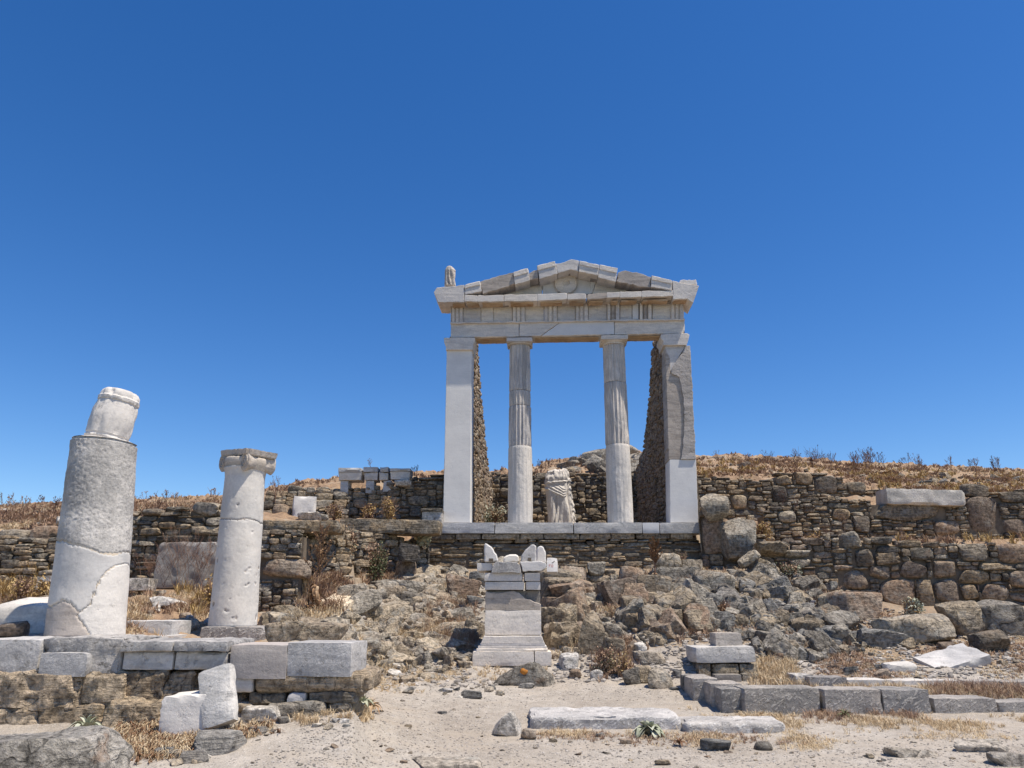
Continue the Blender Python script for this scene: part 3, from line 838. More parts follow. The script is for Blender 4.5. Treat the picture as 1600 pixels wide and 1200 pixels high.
def prism(name, pts, y0, y1, mat, parent, step=.07, jit=.004, bev=.008, label=None, lean=0.0):
    """outline (x, z) worn a little and extruded from y0 to y1"""
    pts = worn_outline(pts, step, jit, nseed())
    ar = sum(a[0] * b[1] - b[0] * a[1] for a, b in zip(pts, pts[1:] + pts[:1]))
    if ar < 0: pts = pts[::-1]
    bm = bmesh.new()
    vs = [bm.verts.new((x, y0, z)) for x, z in pts]
    f = bm.faces.new(vs)
    ex = bmesh.ops.extrude_face_region(bm, geom=[f])
    bmesh.ops.translate(bm, vec=(0, y1 - y0, 0), verts=[q for q in ex['geom'] if isinstance(q, bmesh.types.BMVert)])
    bmesh.ops.recalc_face_normals(bm, faces=bm.faces)
    if bev:
        es = [e for e in bm.edges if len(e.link_faces) == 2 and e.calc_face_angle(0) > .6]
        bmesh.ops.bevel(bm, geom=es, offset=bev, segments=1, affect='EDGES', clamp_overlap=True)
    me = bpy.data.meshes.new(name)
    bm.to_mesh(me); bm.free()
    me.materials.append(M[mat] if isinstance(mat, str) else mat)
    o = obj(name, me, parent)
    if label: o['label'] = label
    return o

def fprism(name, zpts, y0, y1, mat, parent=temple, z=True, **kw):
    pts = [F2(*(z1(*p) if z else p), y0) for p in zpts]
    return prism(name, pts, y0, y1, mat, parent, **kw)

def inset(pts, g):
    cx = sum(p[0] for p in pts) / len(pts); cy = sum(p[1] for p in pts) / len(pts)
    return pts

# stylobate: five marble blocks
us = [(685.5, 772.5), (773.3, 895.5), (896.2, 1003), (1003.8, 1030), (1030.8, 1096)]
for i, (a, b) in enumerate(us):
    x0, zt_ = F2(a, 816.5, -.22); x1, _ = F2(b, 816.5, -.22)
    _, zb_ = F2(a, 833.5, -.22)
    me = block_mesh('stylobate_block', x1 - x0, 1.0, zt_ - zb_, M['marble_new' if i == 3 else 'marble_grey'], rnd=.01, rough=.004, chip=.02, seed=nseed())
    obj('stylobate_block', me, temple, ((x0 + x1) / 2, .28, (zt_ + zb_) / 2))
ZST = zt_
# floor behind the stylobate
me = block_mesh('cella_floor', 6.0, 6.4, .2, M['bed_brown'], cell=.3, seed=5); obj('cella_floor', me, temple, (0, 3.95, ZST - .13))

def lathe(name, rings, nseg, mat, parent=None, loc=(0, 0, 0), rot=(0, 0, 0), rfun=None, cap=True, smooth=40, warp=None):
    """rings: (z, r) from foot to top"""
    th = np.arange(nseg) / nseg * 2 * math.pi
    V = []
    for z, r in rings:
        rr = np.full(nseg, r, float)
        if rfun is not None: rr = rfun(th, z, rr)
        V.append(np.stack([np.cos(th) * rr, np.sin(th) * rr, np.full(nseg, z)], 1))
    V = np.concatenate(V)
    if warp is not None: V = warp(V)
    F = []
    for k in range(len(rings) - 1):
        for i in range(nseg):
            j = (i + 1) % nseg
            F.append([k * nseg + i, k * nseg + j, (k + 1) * nseg + j, (k + 1) * nseg + i])
    if cap:
        F.append(list(range(nseg))[::-1]); F.append([(len(rings) - 1) * nseg + i for i in range(nseg)])
    me = mesh_np(name, V, F, smooth, mat if not isinstance(mat, str) else M[mat])
    return obj(name, me, parent, loc, rot)

# piers
def pier_blocks(name, side):
    g = obj(name, None, temple)
    return g
pL = pier_blocks('pier', 0)
fprism('shaft', [(692.2, 816.5), (734.6, 816.5), (737.2, 546), (698, 546)], 0.0, .62, 'marble_new', pL, z=False, jit=.0015)
fprism('pier_capital', [(696.5, 546.5), (738.5, 546.5), (739.5, 538), (742, 533.5), (742, 527.5), (693.6, 527.5), (693.8, 534), (697, 539)], -.07, .66, 'marble_temple', pL, z=False, step=.2, jit=.002)
pR = pier_blocks('pier', 1)
fprism('lower_block', [(1047.3, 816.5), (1091.2, 816.5), (1087.6, 718), (1046, 718)], 0.0, .62, 'marble_new', pR, z=False, jit=.002, label='smooth new lower block of the right pier')
fprism('smooth_strip', [(1045, 717.5), (1068, 717.5), (1071, 700), (1072, 655), (1070.5, 622), (1064, 588), (1047.5, 583), (1047, 560), (1039.5, 545)], .0, .60, 'marble_brown', pR, z=False, jit=.004, label='brown weathered face of the right pier')
fprism('broken_face', [(1063.6, 717.5), (1087.4, 717.5), (1078.5, 540), (1072, 540), (1050, 575), (1048.5, 583), (1061, 589), (1068, 622), (1069, 655), (1067.5, 700)], -.035, .60, 'marble_brown3', pR, z=False, jit=.006, label='rough broken upper face of the right pier')
fprism('upper_face', [(1039.8, 544), (1047.8, 581), (1071, 540), (1071, 538), (1039.2, 538)], .005, .6, 'marble_temple', pR, z=False, jit=.003)
fprism('pier_capital', [(1036.5, 539), (1073, 539), (1076, 530), (1077.5, 523.5), (1074, 520.5), (1050, 521.5), (1032.5, 522.5), (1032.5, 528), (1036, 533)], -.07, .64, 'marble_temple', pR, z=False, step=.1, jit=.004)

# columns: plain below, fluted above
def temple_column(ub0, ub1, ut0, ut1, vneck, joints, vab, seed):
    yc = .30
    g = obj('column', None, temple)
    xa, za = F2(ub0, 816, yc); xb, _ = F2(ub1, 816, yc)
    xc0, xc1 = F2(ut0, vneck, yc), F2(ut1, vneck, yc)
    r0, r1 = (xb - xa) / 2, (xc1[0] - xc0[0]) / 2
    cx = ((xa + xb) / 2 + (xc0[0] + xc1[0]) / 2) / 2
    H0, H1 = ZST + .002, xc0[1]
    zs = [H0] + [F2((ub0 + ub1) / 2, v, yc - r0)[1] for v in joints] + [H1]
    for k in range(len(zs) - 1):
        a, b = zs[k] + .004, zs[k + 1] - .004
        n = max(6, int((b - a) / .035))
        rings = []
        for i in range(n + 1):
            f = i / n; z = a + (b - a) * f
            q = (z - H0) / (H1 - H0)
            r = r0 + (r1 - r0) * (q * .75 + q * q * .25) - (.010 if i in (0, n) else 0)
            rings.append((z, r))
        sd = seed * 10 + k
        plain = k == 0
        def rf(th, z, rr, sd=sd, plain=plain):
            P = np.stack([np.cos(th) * rr * 4, np.sin(th) * rr * 4, np.full_like(th, z * 2.2)], 1)
            e = fbm(P, 4, sd); e2 = fbm(P * 4, 3, sd + 50)
            if plain:
                ph = ((th / (2 * math.pi) * 20) % 1) - .5
                rr = rr * np.cos(math.pi / 20) / np.cos(ph * 2 * math.pi / 20)
            else:
                ph = ((th / (2 * math.pi) * 20) % 1) - .5
                wear = np.clip(.95 - 1.3 * np.clip(e - .08, 0, 1) * 3, .3, 1)
                rr = rr - .032 * (1 - (2 * np.abs(ph)) ** 2.2) * wear - .010 * (1 - wear)
            return rr + e2 * .0035 + np.minimum(0, e + .15) * .03
        lathe('drum', rings, 160, 'marble_col' if k else 'marble_col_plain', g, (cx, yc, 0), rfun=rf, smooth=55)
    # capital: echinus and abacus
    ua0, ua1, va0, va1 = vab
    zt_ = F2(ua0, va0, yc - .36)[1]; zb_ = F2(ua0, va1, yc - .36)[1]
    wA = (F2(ua1, va0, yc - .36)[0] - F2(ua0, va0, yc - .36)[0])
    rings = [(H1 - .004, r1 * .99), (H1 + .03, r1 * 1.0), (H1 + .04, r1 * 1.035), (H1 + .055, r1 * 1.02), (zb_ - .03, wA * .455), (zb_ - .012, wA * .475), (zb_ - .002, wA * .47)]
    lathe('echinus', rings, 64, 'marble_temple', g, (cx, yc, 0), smooth=30)
    me = block_mesh('abacus', wA, wA, zt_ - zb_, M['marble_temple'], cell=.05, rnd=.008, chip=.012, seed=seed); obj('abacus', me, g, (cx, yc, (zt_ + zb_) / 2))
    return cx
temple_column(793, 832.8, 796.5, 828.3, 542, [695, 631, 607.5], (791.5, 832, 526.5, 532.5), 1)
temple_column(947.2, 988.2, 943.6, 977.6, 541, [692, 594], (937.6, 980, 523, 529.5), 2)

# architrave
AR0, AR1 = .02, .56
fprism('architrave_block', [(155, 403), (523.5, 398), (525, 470), (525, 472), (155, 478)], AR0, AR1, 'marble_temple')
fprism('architrave_block', [(526.5, 398), (748, 393), (642, 469), (526.5, 472)], AR0 - .012, AR1, 'marble_temple')
fprism('architrave_block', [(751, 393), (1042, 386), (1042.5, 461), (647, 469)], AR0, AR1, 'marble_new')
fprism('architrave_block', [(1045, 386), (1425, 380), (1425, 440), (1412, 455), (1045, 462)], AR0 + .004, AR1, 'marble_temple')
# rust-brown underside of the architrave, set up into it a little
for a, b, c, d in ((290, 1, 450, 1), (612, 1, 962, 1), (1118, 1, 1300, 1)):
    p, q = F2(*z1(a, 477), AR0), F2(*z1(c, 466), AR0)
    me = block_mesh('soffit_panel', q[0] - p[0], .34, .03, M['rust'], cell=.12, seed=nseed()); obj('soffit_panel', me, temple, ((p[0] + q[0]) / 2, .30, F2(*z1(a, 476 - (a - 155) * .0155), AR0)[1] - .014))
fprism('taenia', [(151, 402), (1427, 382), (1427, 374), (151, 394)], -.045, .3, 'marble_temple', step=.12, jit=.006)
# frieze: triglyphs and metopes
tri = [(160, 221), (320, 386), (490, 558), (662, 733), (833, 901), (1004, 1073), (1180, 1248), (1352, 1421)]
def frieze_y(x): return 292 - (x - 155) * .0190, 396 - (x - 155) * .0160
for i, (a, b) in enumerate(tri):
    g = obj('triglyph', None, temple)
    (t0, b0), (t1, b1) = frieze_y(a), frieze_y(b)
    rustic = i in (5, 6)
    fprism('triglyph_panel', [(a, t0), (b, t1), (b, b1), (a, b0)], .0, .45, 'marble_brown' if rustic else 'marble_temple', g, step=.2, jit=.002)
    w = (b - a)
    if i == 1:
        continue
    for k in range(3):
        x0 = a + w * (k / 3 + .025); x1 = a + w * ((k + 1) / 3 - .085)
        if k == 2: x1 = b - w * .03
        ta, ba = frieze_y(x0)
        fprism('glyph_bar', [(x0, ta + 12), (x1, ta + 12), (x1, ba - .5), (x0, ba - .5)], -.042, .02, 'marble_brown' if rustic and k == 1 else 'marble_temple', g, step=.2, jit=.002, bev=.012)
    fprism('glyph_band', [(a, t0), (b, t1), (b, t1 + 11), (a, t0 + 11)], -.046, .02, 'marble_temple', g, step=.2, jit=.002)
for i in range(len(tri) - 1):
    a, b = tri[i][1] + 1.2, tri[i + 1][0] - 1.2
    (t0, b0), (t1, b1) = frieze_y(a), frieze_y(b)
    if i == 5:
        m1 = 1139
        fprism('metope', [(a, t0), (m1, t1), (m1, b1), (a, b0)], .03, .45, 'marble_temple', step=.2, jit=.002)
        fprism('metope', [(m1 + 2, t0), (m1 + 36, t1), (m1 + 36, b1), (m1 + 2, b0)], .012, .45, 'marble_new', step=.1, jit=.004)
    else:
        fprism('metope', [(a, t0), (b, t1), (b, b1), (a, b0)], .032, .45, 'marble_temple', step=.2, jit=.002)
fprism('metope', [(153, 296), (159, 296), (159, 397), (153, 397)], .01, .45, 'marble_temple', step=.2, jit=.002)
# horizontal cornice: blocks and, beneath, the rust-stained mutules
GY0, GY1 = -.36, .28
geison = [([(230, 247), (300, 249), (300, 283), (230, 282)], 'marble_temple'), ([(301.5, 249), (442, 246), (442, 281), (301.5, 283)], 'marble_temple'),
          ([(443.5, 245), (624, 242), (624, 279), (443.5, 281)], 'marble_temple'), ([(625.5, 241), (786, 236), (787, 268), (760, 272), (625.5, 277)], 'marble_white'),
          ([(788.5, 240), (885, 239), (891, 247), (890, 268), (788.5, 272)], 'marble_temple'), ([(896, 247), (905, 241), (1000, 234), (1001, 262), (950, 268), (896, 270)], 'marble_brown'),
          ([(1002.5, 232), (1073, 230), (1073, 258), (1002.5, 262)], 'marble_temple'), ([(1074.5, 228), (1191, 226), (1191, 257), (1074.5, 262)], 'marble_temple'),
          ([(1193, 224), (1362, 221), (1362, 252), (1193, 258)], 'marble_temple')]
for p, mt in geison:
    fprism('cornice_block', p, GY0, GY1, mt, step=.08, jit=.006)
def gz(x): return F2(*z1(x, 284 - (x - 85) * .0175), GY0)
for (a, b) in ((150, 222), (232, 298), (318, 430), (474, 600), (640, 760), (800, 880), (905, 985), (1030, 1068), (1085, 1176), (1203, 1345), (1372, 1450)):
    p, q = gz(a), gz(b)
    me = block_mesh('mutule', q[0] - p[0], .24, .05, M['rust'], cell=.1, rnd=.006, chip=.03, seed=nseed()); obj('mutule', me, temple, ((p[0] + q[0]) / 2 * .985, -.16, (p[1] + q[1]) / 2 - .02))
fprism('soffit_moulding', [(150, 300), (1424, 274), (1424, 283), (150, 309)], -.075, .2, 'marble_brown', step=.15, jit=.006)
# raking cornice, block by block, with the corner blocks
rake = [([(62, 232), (78, 206), (180, 199), (228, 191), (228.5, 283), (85, 286)], 'marble_temple', 0),
        ([(230, 191), (312, 171), (322, 226), (232, 246)], 'marble_temple', 0),
        ([(316, 174), (380, 152), (495, 126), (503, 184), (430, 212), (328, 240)], 'marble_brown', .02),
        ([(493, 122), (572, 100), (585, 166), (504, 190)], 'marble_temple', -.01),
        ([(581, 126), (606, 112), (628, 110), (632, 155), (587, 167)], 'marble_brown', .03),
        ([(623, 87), (720, 62), (735, 131), (637, 160)], 'marble_temple', -.015),
        ([(723, 76), (770, 68), (810, 52), (851, 60), (847, 119), (805, 108), (737, 127)], 'marble_temple', 0),
        ([(853, 60), (961, 82), (954, 140), (849, 119)], 'marble_temple', -.01),
        ([(963, 81), (1062, 100), (1050, 175), (955, 150)], 'marble_temple', .0),
        ([(1064, 124), (1085, 115), (1122, 116), (1180, 128), (1244, 150), (1239, 207), (1160, 196), (1056, 172)], 'marble_brown', .03),
        ([(1246, 140), (1357, 167), (1357, 222), (1241, 203)], 'marble_temple', -.01),
        ([(1359, 168), (1400, 180), (1504, 196), (1472, 290), (1440, 268), (1363, 271)], 'marble_temple', 0),
        ([(1400, 168), (1488, 163), (1494, 190), (1440, 187), (1402, 180)], 'marble_white', .08)]
for p, mt, dy in rake:
    fprism('raking_cornice_block', p, GY0 + dy, GY1 + .12, mt, step=.08, jit=.005 if mt == 'marble_temple' else .014, bev=.008)
def lp(p, q, f): return (p[0] + (q[0] - p[0]) * f, p[1] + (q[1] - p[1]) * f)
for p, mt, dy in rake:
    if len(p) == 4 and mt == 'marble_temple':
        tl, tr, br, bl = p
        fprism('cornice_fillet', [lp(tl, tr, .01), lp(tl, tr, .99), lp(lp(tl, tr, .99), lp(bl, br, .99), .36), lp(lp(tl, tr, .01), lp(bl, br, .01), .36)], GY0 + dy - .02, GY0 + dy + .05, mt, step=.1, jit=.004)
# lower moulding under the raking cornice and the tympanum
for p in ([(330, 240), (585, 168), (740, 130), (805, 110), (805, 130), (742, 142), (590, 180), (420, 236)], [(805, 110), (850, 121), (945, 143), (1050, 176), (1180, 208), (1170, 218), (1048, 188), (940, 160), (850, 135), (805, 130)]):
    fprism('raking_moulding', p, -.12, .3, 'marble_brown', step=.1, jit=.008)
fprism('tympanum_panel', [(330, 252), (430, 215), (648, 160), (651, 250)], .10, .4, 'marble_temple', step=.15)
fprism('tympanum_panel', [(653, 160), (790, 120), (908, 150), (918, 240), (653, 250)], .11, .4, 'marble_new', step=.15)
fprism('tympanum_panel', [(910, 150), (944, 165), (925, 232), (916, 240)], .09, .4, 'marble_new', step=.15)
fprism('tympanum_panel', [(947, 160), (1050, 178), (1230, 218), (1225, 240), (920, 245), (926, 233)], .10, .4, 'marble_temple', step=.15)
cx, cz = F2(*z1(779, 186), .06); rr = F2(*z1(842, 186), .06)[0] - cx
def shield_warp(V):
    V = V.copy(); b = (np.hypot(V[:, 0], V[:, 1]) < rr * .5)
    V[:, 2] += fbm(V * 6, 3, 9) * .02 + np.where(b, fbm(V * 12 + 5, 3, 4) * .05, 0)
    return V
lathe('shield_medallion', [(0, rr), (.07, rr), (.10, rr * .93), (.08, rr * .88), (.12, rr * .6), (.13, rr * .34), (.07, rr * .28), (.05, rr * .05)], 48, 'marble_temple', temple, (cx, .10, cz), (R(90), 0, 0), warp=shield_warp, smooth=60)

# terrace wall under the stylobate: thin courses of brown schist
pw = obj('terrace_wall', None, temple)
xl, _ = F2(664, 860, -.16); xr, _ = F2(1098, 860, -.16)
zt_, zb_ = F2(880, 834, -.16)[1], F2(880, 893, -.16)[1]
wall(pw, (xl, -.16), (1, 0), xr - xl, lambda s: zb_ - .1, lambda s: zt_ - .13, (), mats=('schist_brown', 'schist_brown', 'schist'), kinds=('block', 'block', 'slab'), wr=(.22, .75), hr=(.045, .115), seed=3, proud=.0)
x = xl
while x < xr - .2:
    L = min(random.uniform(.5, 1.1), xr - x)
    me = block_mesh('cap_slab', L - .012, .5, .125, M['schist_brown'], cell=.06, rnd=.02, rough=.02, chip=.04, seed=nseed()); obj('cap_slab', me, pw, (x + L / 2, .07, zt_ - .062))
    x += L
# rubble side walls, ruined towards the back, and the back wall of the cella
def side_wall(name, x0, x1, prof, facing, seed, mats):
    g = obj(name, None, temple)
    f = pl(prof)
    d = Vector((x1 - x0, 6.3)); L = d.length; d /= L
    kw = dict(mats=mats, kinds=('slab', 'block', 'block'), wr=(.18, .45), hr=(.07, .15), thick=.62, seed=seed, uneven=.010, proud=.01)
    if facing > 0:      # inner face looks to +x
        wall(g, (x0, .62), (d.x, d.y), L, lambda s: ZST - .05, lambda s: f(s + .62), (), **kw)
    else:
        wall(g, (x1, 6.92), (-d.x, -d.y), L, lambda s: ZST - .05, lambda s: f(6.92 - s), (), **kw)
xli = F2(737.5, 700, .62)[0]; xri = F2(1042.0, 700, .62)[0]
side_wall('side_wall', xli, xli + .16, [(.6, 4.95), (1.6, 4.95), (1.97, 4.63), (2.7, 3.77), (4.3, 2.87), (5.0, 2.35), (5.6, 2.15), (7, 2.0)], 1, 11, ('rubble', 'rubble', 'bed_tan', 'schist_brown'))
side_wall('side_wall', xri, xri - .02, [(.6, 5.05), (1.9, 5.05), (2.77, 4.2), (3.03, 3.86), (4.23, 3.05), (4.6, 2.75), (7, 2.3)], -1, 12, ('rubble', 'schist_brown', 'rubble'))
bw = obj('back_wall', None, temple)
wall(bw, (xli - .1, 6.75), (1, 0), xri - xli + .2, lambda s: ZST - .1, lambda s: 2.28 + .05 * math.sin(s * 5), [(2.9, .35, 3.35, .78, 'cobble', 'schist'), (3.42, .33, 3.9, .8, 'cobble', 'schist_dark'), (.5, 1.5, 1.1, 1.85, 'cobble', 'schist')], mats=('schist', 'schist_dark', 'schist_brown'), kinds=('slab', 'cobble', 'cobble'), wr=(.18, .45), hr=(.09, .22), seed=13)

# ------------------------------------------------------------------ statue in the cella, fragment on the roof
def draped_statue():
    Y = 21.6
    zb, zt = ZV(822, Y), ZV(735.5, Y)
    H = zt - zb
    t = depth(780, Y); px = t / FPX
    # height fraction : half width px, half depth px, centre offset px (relative to u = 873)
    prof = [(0, 20, 15, 3.2), (.2, 20, 14.5, 2), (.4, 19.7, 14, .2), (.6, 19.4, 13.5, -1), (.75, 18.2, 13, -2), (.86, 17.8, 12.5, -1.5), (.93, 17, 12, -.8), (.97, 15.5, 11, -.6), (.99, 13, 9.5, -.8), (1.0, 9, 7, -1)]
    hs = [p[0] for p in prof]
    nz_, nt = 200, 260
    th = np.arange(nt) / nt * 2 * math.pi        # th = -90 deg faces the viewer
    V = []
    for k in range(nz_ + 1):
        h = k / nz_
        a, b, c = (np.interp(h, hs, [p[i] for p in prof]) for i in (1, 2, 3))
        fx, fy = np.cos(th), np.sin(th)
        x = np.sign(fx) * np.abs(fx) ** .85 * a * 1.06; y = np.sign(fy) * np.abs(fy) ** .8 * b
        front = np.clip(-fy, 0, 1) ** .5
        P = np.stack([fx * 3, fy * 3, np.full(nt, h * 2.5)], 1)
        nse = fbm(P, 3, 77); n2 = fbm(P * 5, 3, 78); n3 = fbm(P * 2.2 + 9, 3, 79)
        fold = np.zeros(nt)
        # lower edge of the mantle: from the left hip down across the lap, then steeply up to the arm at right
        zc = np.interp(fx, [-1, -.6, -.1, .28, .48, .62, .74, 1], [.66, .63, .56, .50, .53, .64, .80, .84])
        under = np.clip((zc - h) / .03, 0, 1)            # 1 below the mantle
        q = max(0, (.58 - h) / .58)
        # skirt: free leg with bent knee, standing leg, deep slanting folds between
        knee = np.exp(-((fx - .42) / .20) ** 2 - ((h - .26) / .22) ** 2) * front
        leg = np.exp(-((fx + .52) / .30) ** 2) * front
        mid = -.02 - .42 * q
        gap = np.exp(-((fx - mid) / .24) ** 2) * front
        skirt = knee * 5.0 + leg * 2.4 - gap * 3.4 * min(1, q * 3)
        skirt = skirt + (np.abs(np.sin((fx + .60 * q) * 10.5 + nse * 1.0)) - .6) * 4.0 * (gap + .12) * min(1, q * 3)
        fold += under * skirt - under * 1.2
        # swags of the mantle, fanning out from the right
        up = 1 - under
        fan = np.interp(fx, [-1, -.5, .3, .7, 1], [.075, .07, .05, .018, .015])
        fold += np.exp(-((h - zc - .006) / .016) ** 2) * 1.8 * front
        for kk in range(1, 4):
            cc = zc + fan * kk
            if_ = np.exp(-((h - cc) / (.011 + .10 * fan * .6)) ** 2)
            fold += if_ * (2.0 - .35 * kk) * front * (h < .80)
        fold -= np.exp(-((h - .715) / .03) ** 2) * 1.4 * front * (fx < .5)
        # girdle and bosom, robe broken away at the neck and left arm
        fold += np.exp(-((h - .775 - .02 * fx) / .018) ** 2) * 1.7 * front
        fold -= np.exp(-((h - .80 - .02 * fx) / .010) ** 2) * 1.1 * front
        if h > .78:
            fold += front * (np.exp(-((fx - .40) / .30) ** 2 - ((h - .87) / .05) ** 2) + np.exp(-((fx + .38) / .30) ** 2 - ((h - .86) / .05) ** 2)) * 2.2
            fold += np.sin(fx * 11 + h * 38 + nse * 5) * .45 + n3 * 2.4 * min(1, (h - .78) * 8)
            fold -= np.exp(-((fx + .62) / .22) ** 2 - ((h - .93) / .035) ** 2) * 4.0
        # end of the mantle falling at the right
        side = np.clip((fx - .72) / .14, 0, 1) * (h < .84)
        fold += side * (1.5 + 1.3 * n3 * 2 + .8 * np.sin(h * 46 + n3 * 8))
        fold -= np.exp(-((fx - .70) / .05) ** 2) * (h < .8) * 1.6
        fold += nse * .8 + n2 * .5
        s = 1 + fold / 17
        V.append(np.stack([(x * s + c) * px, y * s * px, np.full(nt, h * H) + (n3 * .16 + n2 * .06) * max(0, (h - .93) * 14) * H * .35], 1))
    V = np.concatenate(V)
    F = []
    for k in range(nz_):
        for i in range(nt):
            j = (i + 1) % nt
            F.append([k * nt + i, k * nt + j, (k + 1) * nt + j, (k + 1) * nt + i])
    F += [list(range(nt))[::-1], [nz_ * nt + i for i in range(nt)]]
    x0 = (873 - 800) * px
    o = obj('statue', mesh_np('statue', V, F, 180, M['statue']), None, (x0, Y, zb))
    tag(o, 'headless marble statue of a draped woman standing between the temple columns', 'statue')
    me = block_mesh('pedestal', 1.1, .9, zb - (TO.z + ZST - .03), M['schist'], seed=4)
    tag(obj('pedestal', me, None, (x0, Y, (zb + TO.z + ZST - .03) / 2)), 'low stone base under the headless draped statue', 'pedestal')
draped_statue()

def fragment_on_roof():
    Yf = TY - .1
    zb, zt = ZV(447, Yf), ZV(415.5, Yf)
    px = depth(430, Yf) / FPX
    prof = [(0, 8.8, 6, 0), (.15, 9, 6, 0), (.4, 8.6, 6, .2), (.6, 8.3, 6, .5), (.78, 8, 5.6, 0), (.9, 5.8, 4.5, -.9), (.97, 3.6, 3, -1.2), (1, 1, 1, -1.5)]
    hs = [p[0] for p in prof]; V = []; nt, nz_ = 72, 60
    th = np.arange(nt) / nt * 2 * math.pi
    for k in range(nz_ + 1):
        h = k / nz_
        a, b, c = (np.interp(h, hs, [p[i] for p in prof]) for i in (1, 2, 3))
        fx, fy = np.cos(th), np.sin(th)
        nse = fbm(np.stack([fx * 2, fy * 2, np.full(nt, h * 2)], 1), 3, 5)
        fold = np.sin(fx * 9 + h * 5 + nse * 2) * 1.3 * np.clip(1.1 - h, 0, 1) - 2.4 * np.exp(-((fx - .1 - .5 * (.5 - h)) / .22) ** 2) * (-fy > 0) * np.exp(-((h - .5) / .3) ** 2) + nse * 1.4
        s = 1 + fold / 9
        V.append(np.stack([(fx * a * s + c) * px, fy * b * s * px, np.full(nt, h * (zt - zb))], 1))
    V = np.concatenate(V); F = []
    for k in range(nz_):
        for i in range(nt):
            j = (i + 1) % nt
            F.append([k * nt + i, k * nt + j, (k + 1) * nt + j, (k + 1) * nt + i])
    F += [list(range(nt))[::-1], [nz_ * nt + i for i in range(nt)]]
    o = obj('statue_fragment', mesh_np('statue_fragment', V, F, 180, M['marble_brown3']), None, ((703 - 800) * px, Yf, zb))
    tag(o, 'small broken statue fragment standing on the left corner of the temple roof', 'statue')
fragment_on_roof()

# ------------------------------------------------------------------ the altar in front of the temple
AY = 12.3
AO = W(800, 1040, AY)
altar = thing('altar', 'tall stepped marble altar with broken pointed horns on top, in the middle of the slope', 'altar', AO)
apx = depth(1040, AY) / FPX
def ablock(name, u0, v0, u1, v1, d, mat, yo=0.0, label=None, **kw):
    z0, z1_ = ZV(v1, AY) - AO.z, ZV(v0, AY) - AO.z
    t0 = depth((v0 + v1) / 2, AY) / FPX
    x0, x1 = (u0 - 800) * t0 - AO.x, (u1 - 800) * t0 - AO.x
    kw.setdefault('rnd', .008); kw.setdefault('chip', .012); kw.setdefault('rough', .004)
    me = block_mesh(name, x1 - x0, d, z1_ - z0 - .004, M[mat], cell=.045, seed=nseed(), **kw)
    o = obj(name, me, altar, ((x0 + x1) / 2, yo + .62, (z0 + z1_) / 2))
    if label: o['label'] = label
    return o
def aprism(name, pts, y0, y1, mat, **kw):
    q = []
    for u, v in pts:
        p = W(u, v, AY + y0); q.append((p.x - AO.x, p.z - AO.z))
    return prism(name, q, y0, y1, mat, altar, **kw)
ablock('base_block', 738, 1018, 834.5, 1041, 1.22, 'marble_temple', 0)
ablock('base_block', 835.5, 1018, 862, 1041, 1.22, 'marble_temple', 0)
ablock('foundation_block', 776, 1040.5, 862, 1062, 1.15, 'palestone', .02, rough=.02, chip=.05)
ablock('foundation_block', 740, 1040.5, 775, 1060, 1.1, 'bed_brown', .06, rough=.02, chip=.05)
ablock('base_moulding', 744, 1013.5, 857, 1018.5, 1.14, 'marble_temple', .0)
ablock('base_moulding', 746.5, 1009.5, 855, 1014, 1.06, 'marble_temple', .0)
ablock('base_moulding', 750, 1005, 852, 1010, 1.04, 'marble_temple', .0)
aprism('sloping_base', [(751, 1006), (851, 1006), (846.5, 993.5), (756, 993.5)],   .10, 1.1, 'marble_temple', step=.2, jit=.002)
ablock('shaft_block', 757, 953, 846.5, 993, .88, 'marble_temple', 0)
aprism('broken_shaft_block', [(758, 953), (846, 955), (845.5, 944), (820, 935), (811, 926), (802, 922.5), (785, 926), (759, 924)], .19, 1.0, 'marble_brown', step=.04, jit=.006, label='brown broken upper block of the altar shaft')
ablock('shaft_filler', 759, 922, 845, 953, .74, 'marble_dark', .03, rough=.012)
ablock('crown_block', 756.5, 908, 819, 921.5, .90, 'marble_temple', .0)
ablock('crown_block', 822, 908, 845, 921.5, .90, 'marble_temple', .0)
ablock('crown_block', 756, 894, 817, 907.5, .92, 'marble_temple', .0)
ablock('crown_block', 820, 894, 844.5, 907.5, .92, 'marble_temple', .0)
ablock('cap_slab', 744.5, 878.5, 769, 891, .9, 'marble_white', .0, rough=.01, chip=.03)
aprism('cap_slab', [(768, 895), (814, 895), (813, 886), (808, 879), (795, 877.5), (774, 878), (769, 886)], .10, 1.0, 'marble_rough', step=.04, jit=.005)
aprism('cap_slab', [(817, 893), (845, 892), (853, 888), (853, 879), (845, 876.5), (812, 877.5), (815, 885)], .11, 1.0, 'marble_white', step=.04, jit=.005)
aprism('corner_horn', [(756.5, 878.5), (778.5, 878), (776, 866), (768, 854), (760, 848.5), (756.5, 849)], .14, .42, 'marble_white', step=.04, jit=.003, bev=.02)
aprism('corner_horn', [(814, 878), (838, 877.5), (838, 854), (836, 850.5), (830, 850.5), (821, 859), (815, 868)], .14, .40, 'marble', step=.04, jit=.003, bev=.02)
aprism('corner_horn', [(838.5, 878), (853.5, 880), (852.5, 862), (849, 853.5), (843, 852.5), (838.5, 857)], .5, .85, 'marble_white', step=.04, jit=.003, bev=.02)
for (a, b, c, d, yo) in ((764, 872.5, 770.5, 877.5, .13), (825, 871.5, 830, 876.5, .13)):
    aprism('dowel_socket', [(a, d), (c, d), (c, b), (a, b)], yo, yo + .05, 'core', step=1, jit=0, bev=0)
x = aprism('broken_lump', [(786, 879), (811, 878.5), (811, 869), (806, 866), (796, 866), (789, 869)], .2, .55, 'marble_white', step=.05, jit=.008, bev=.03)
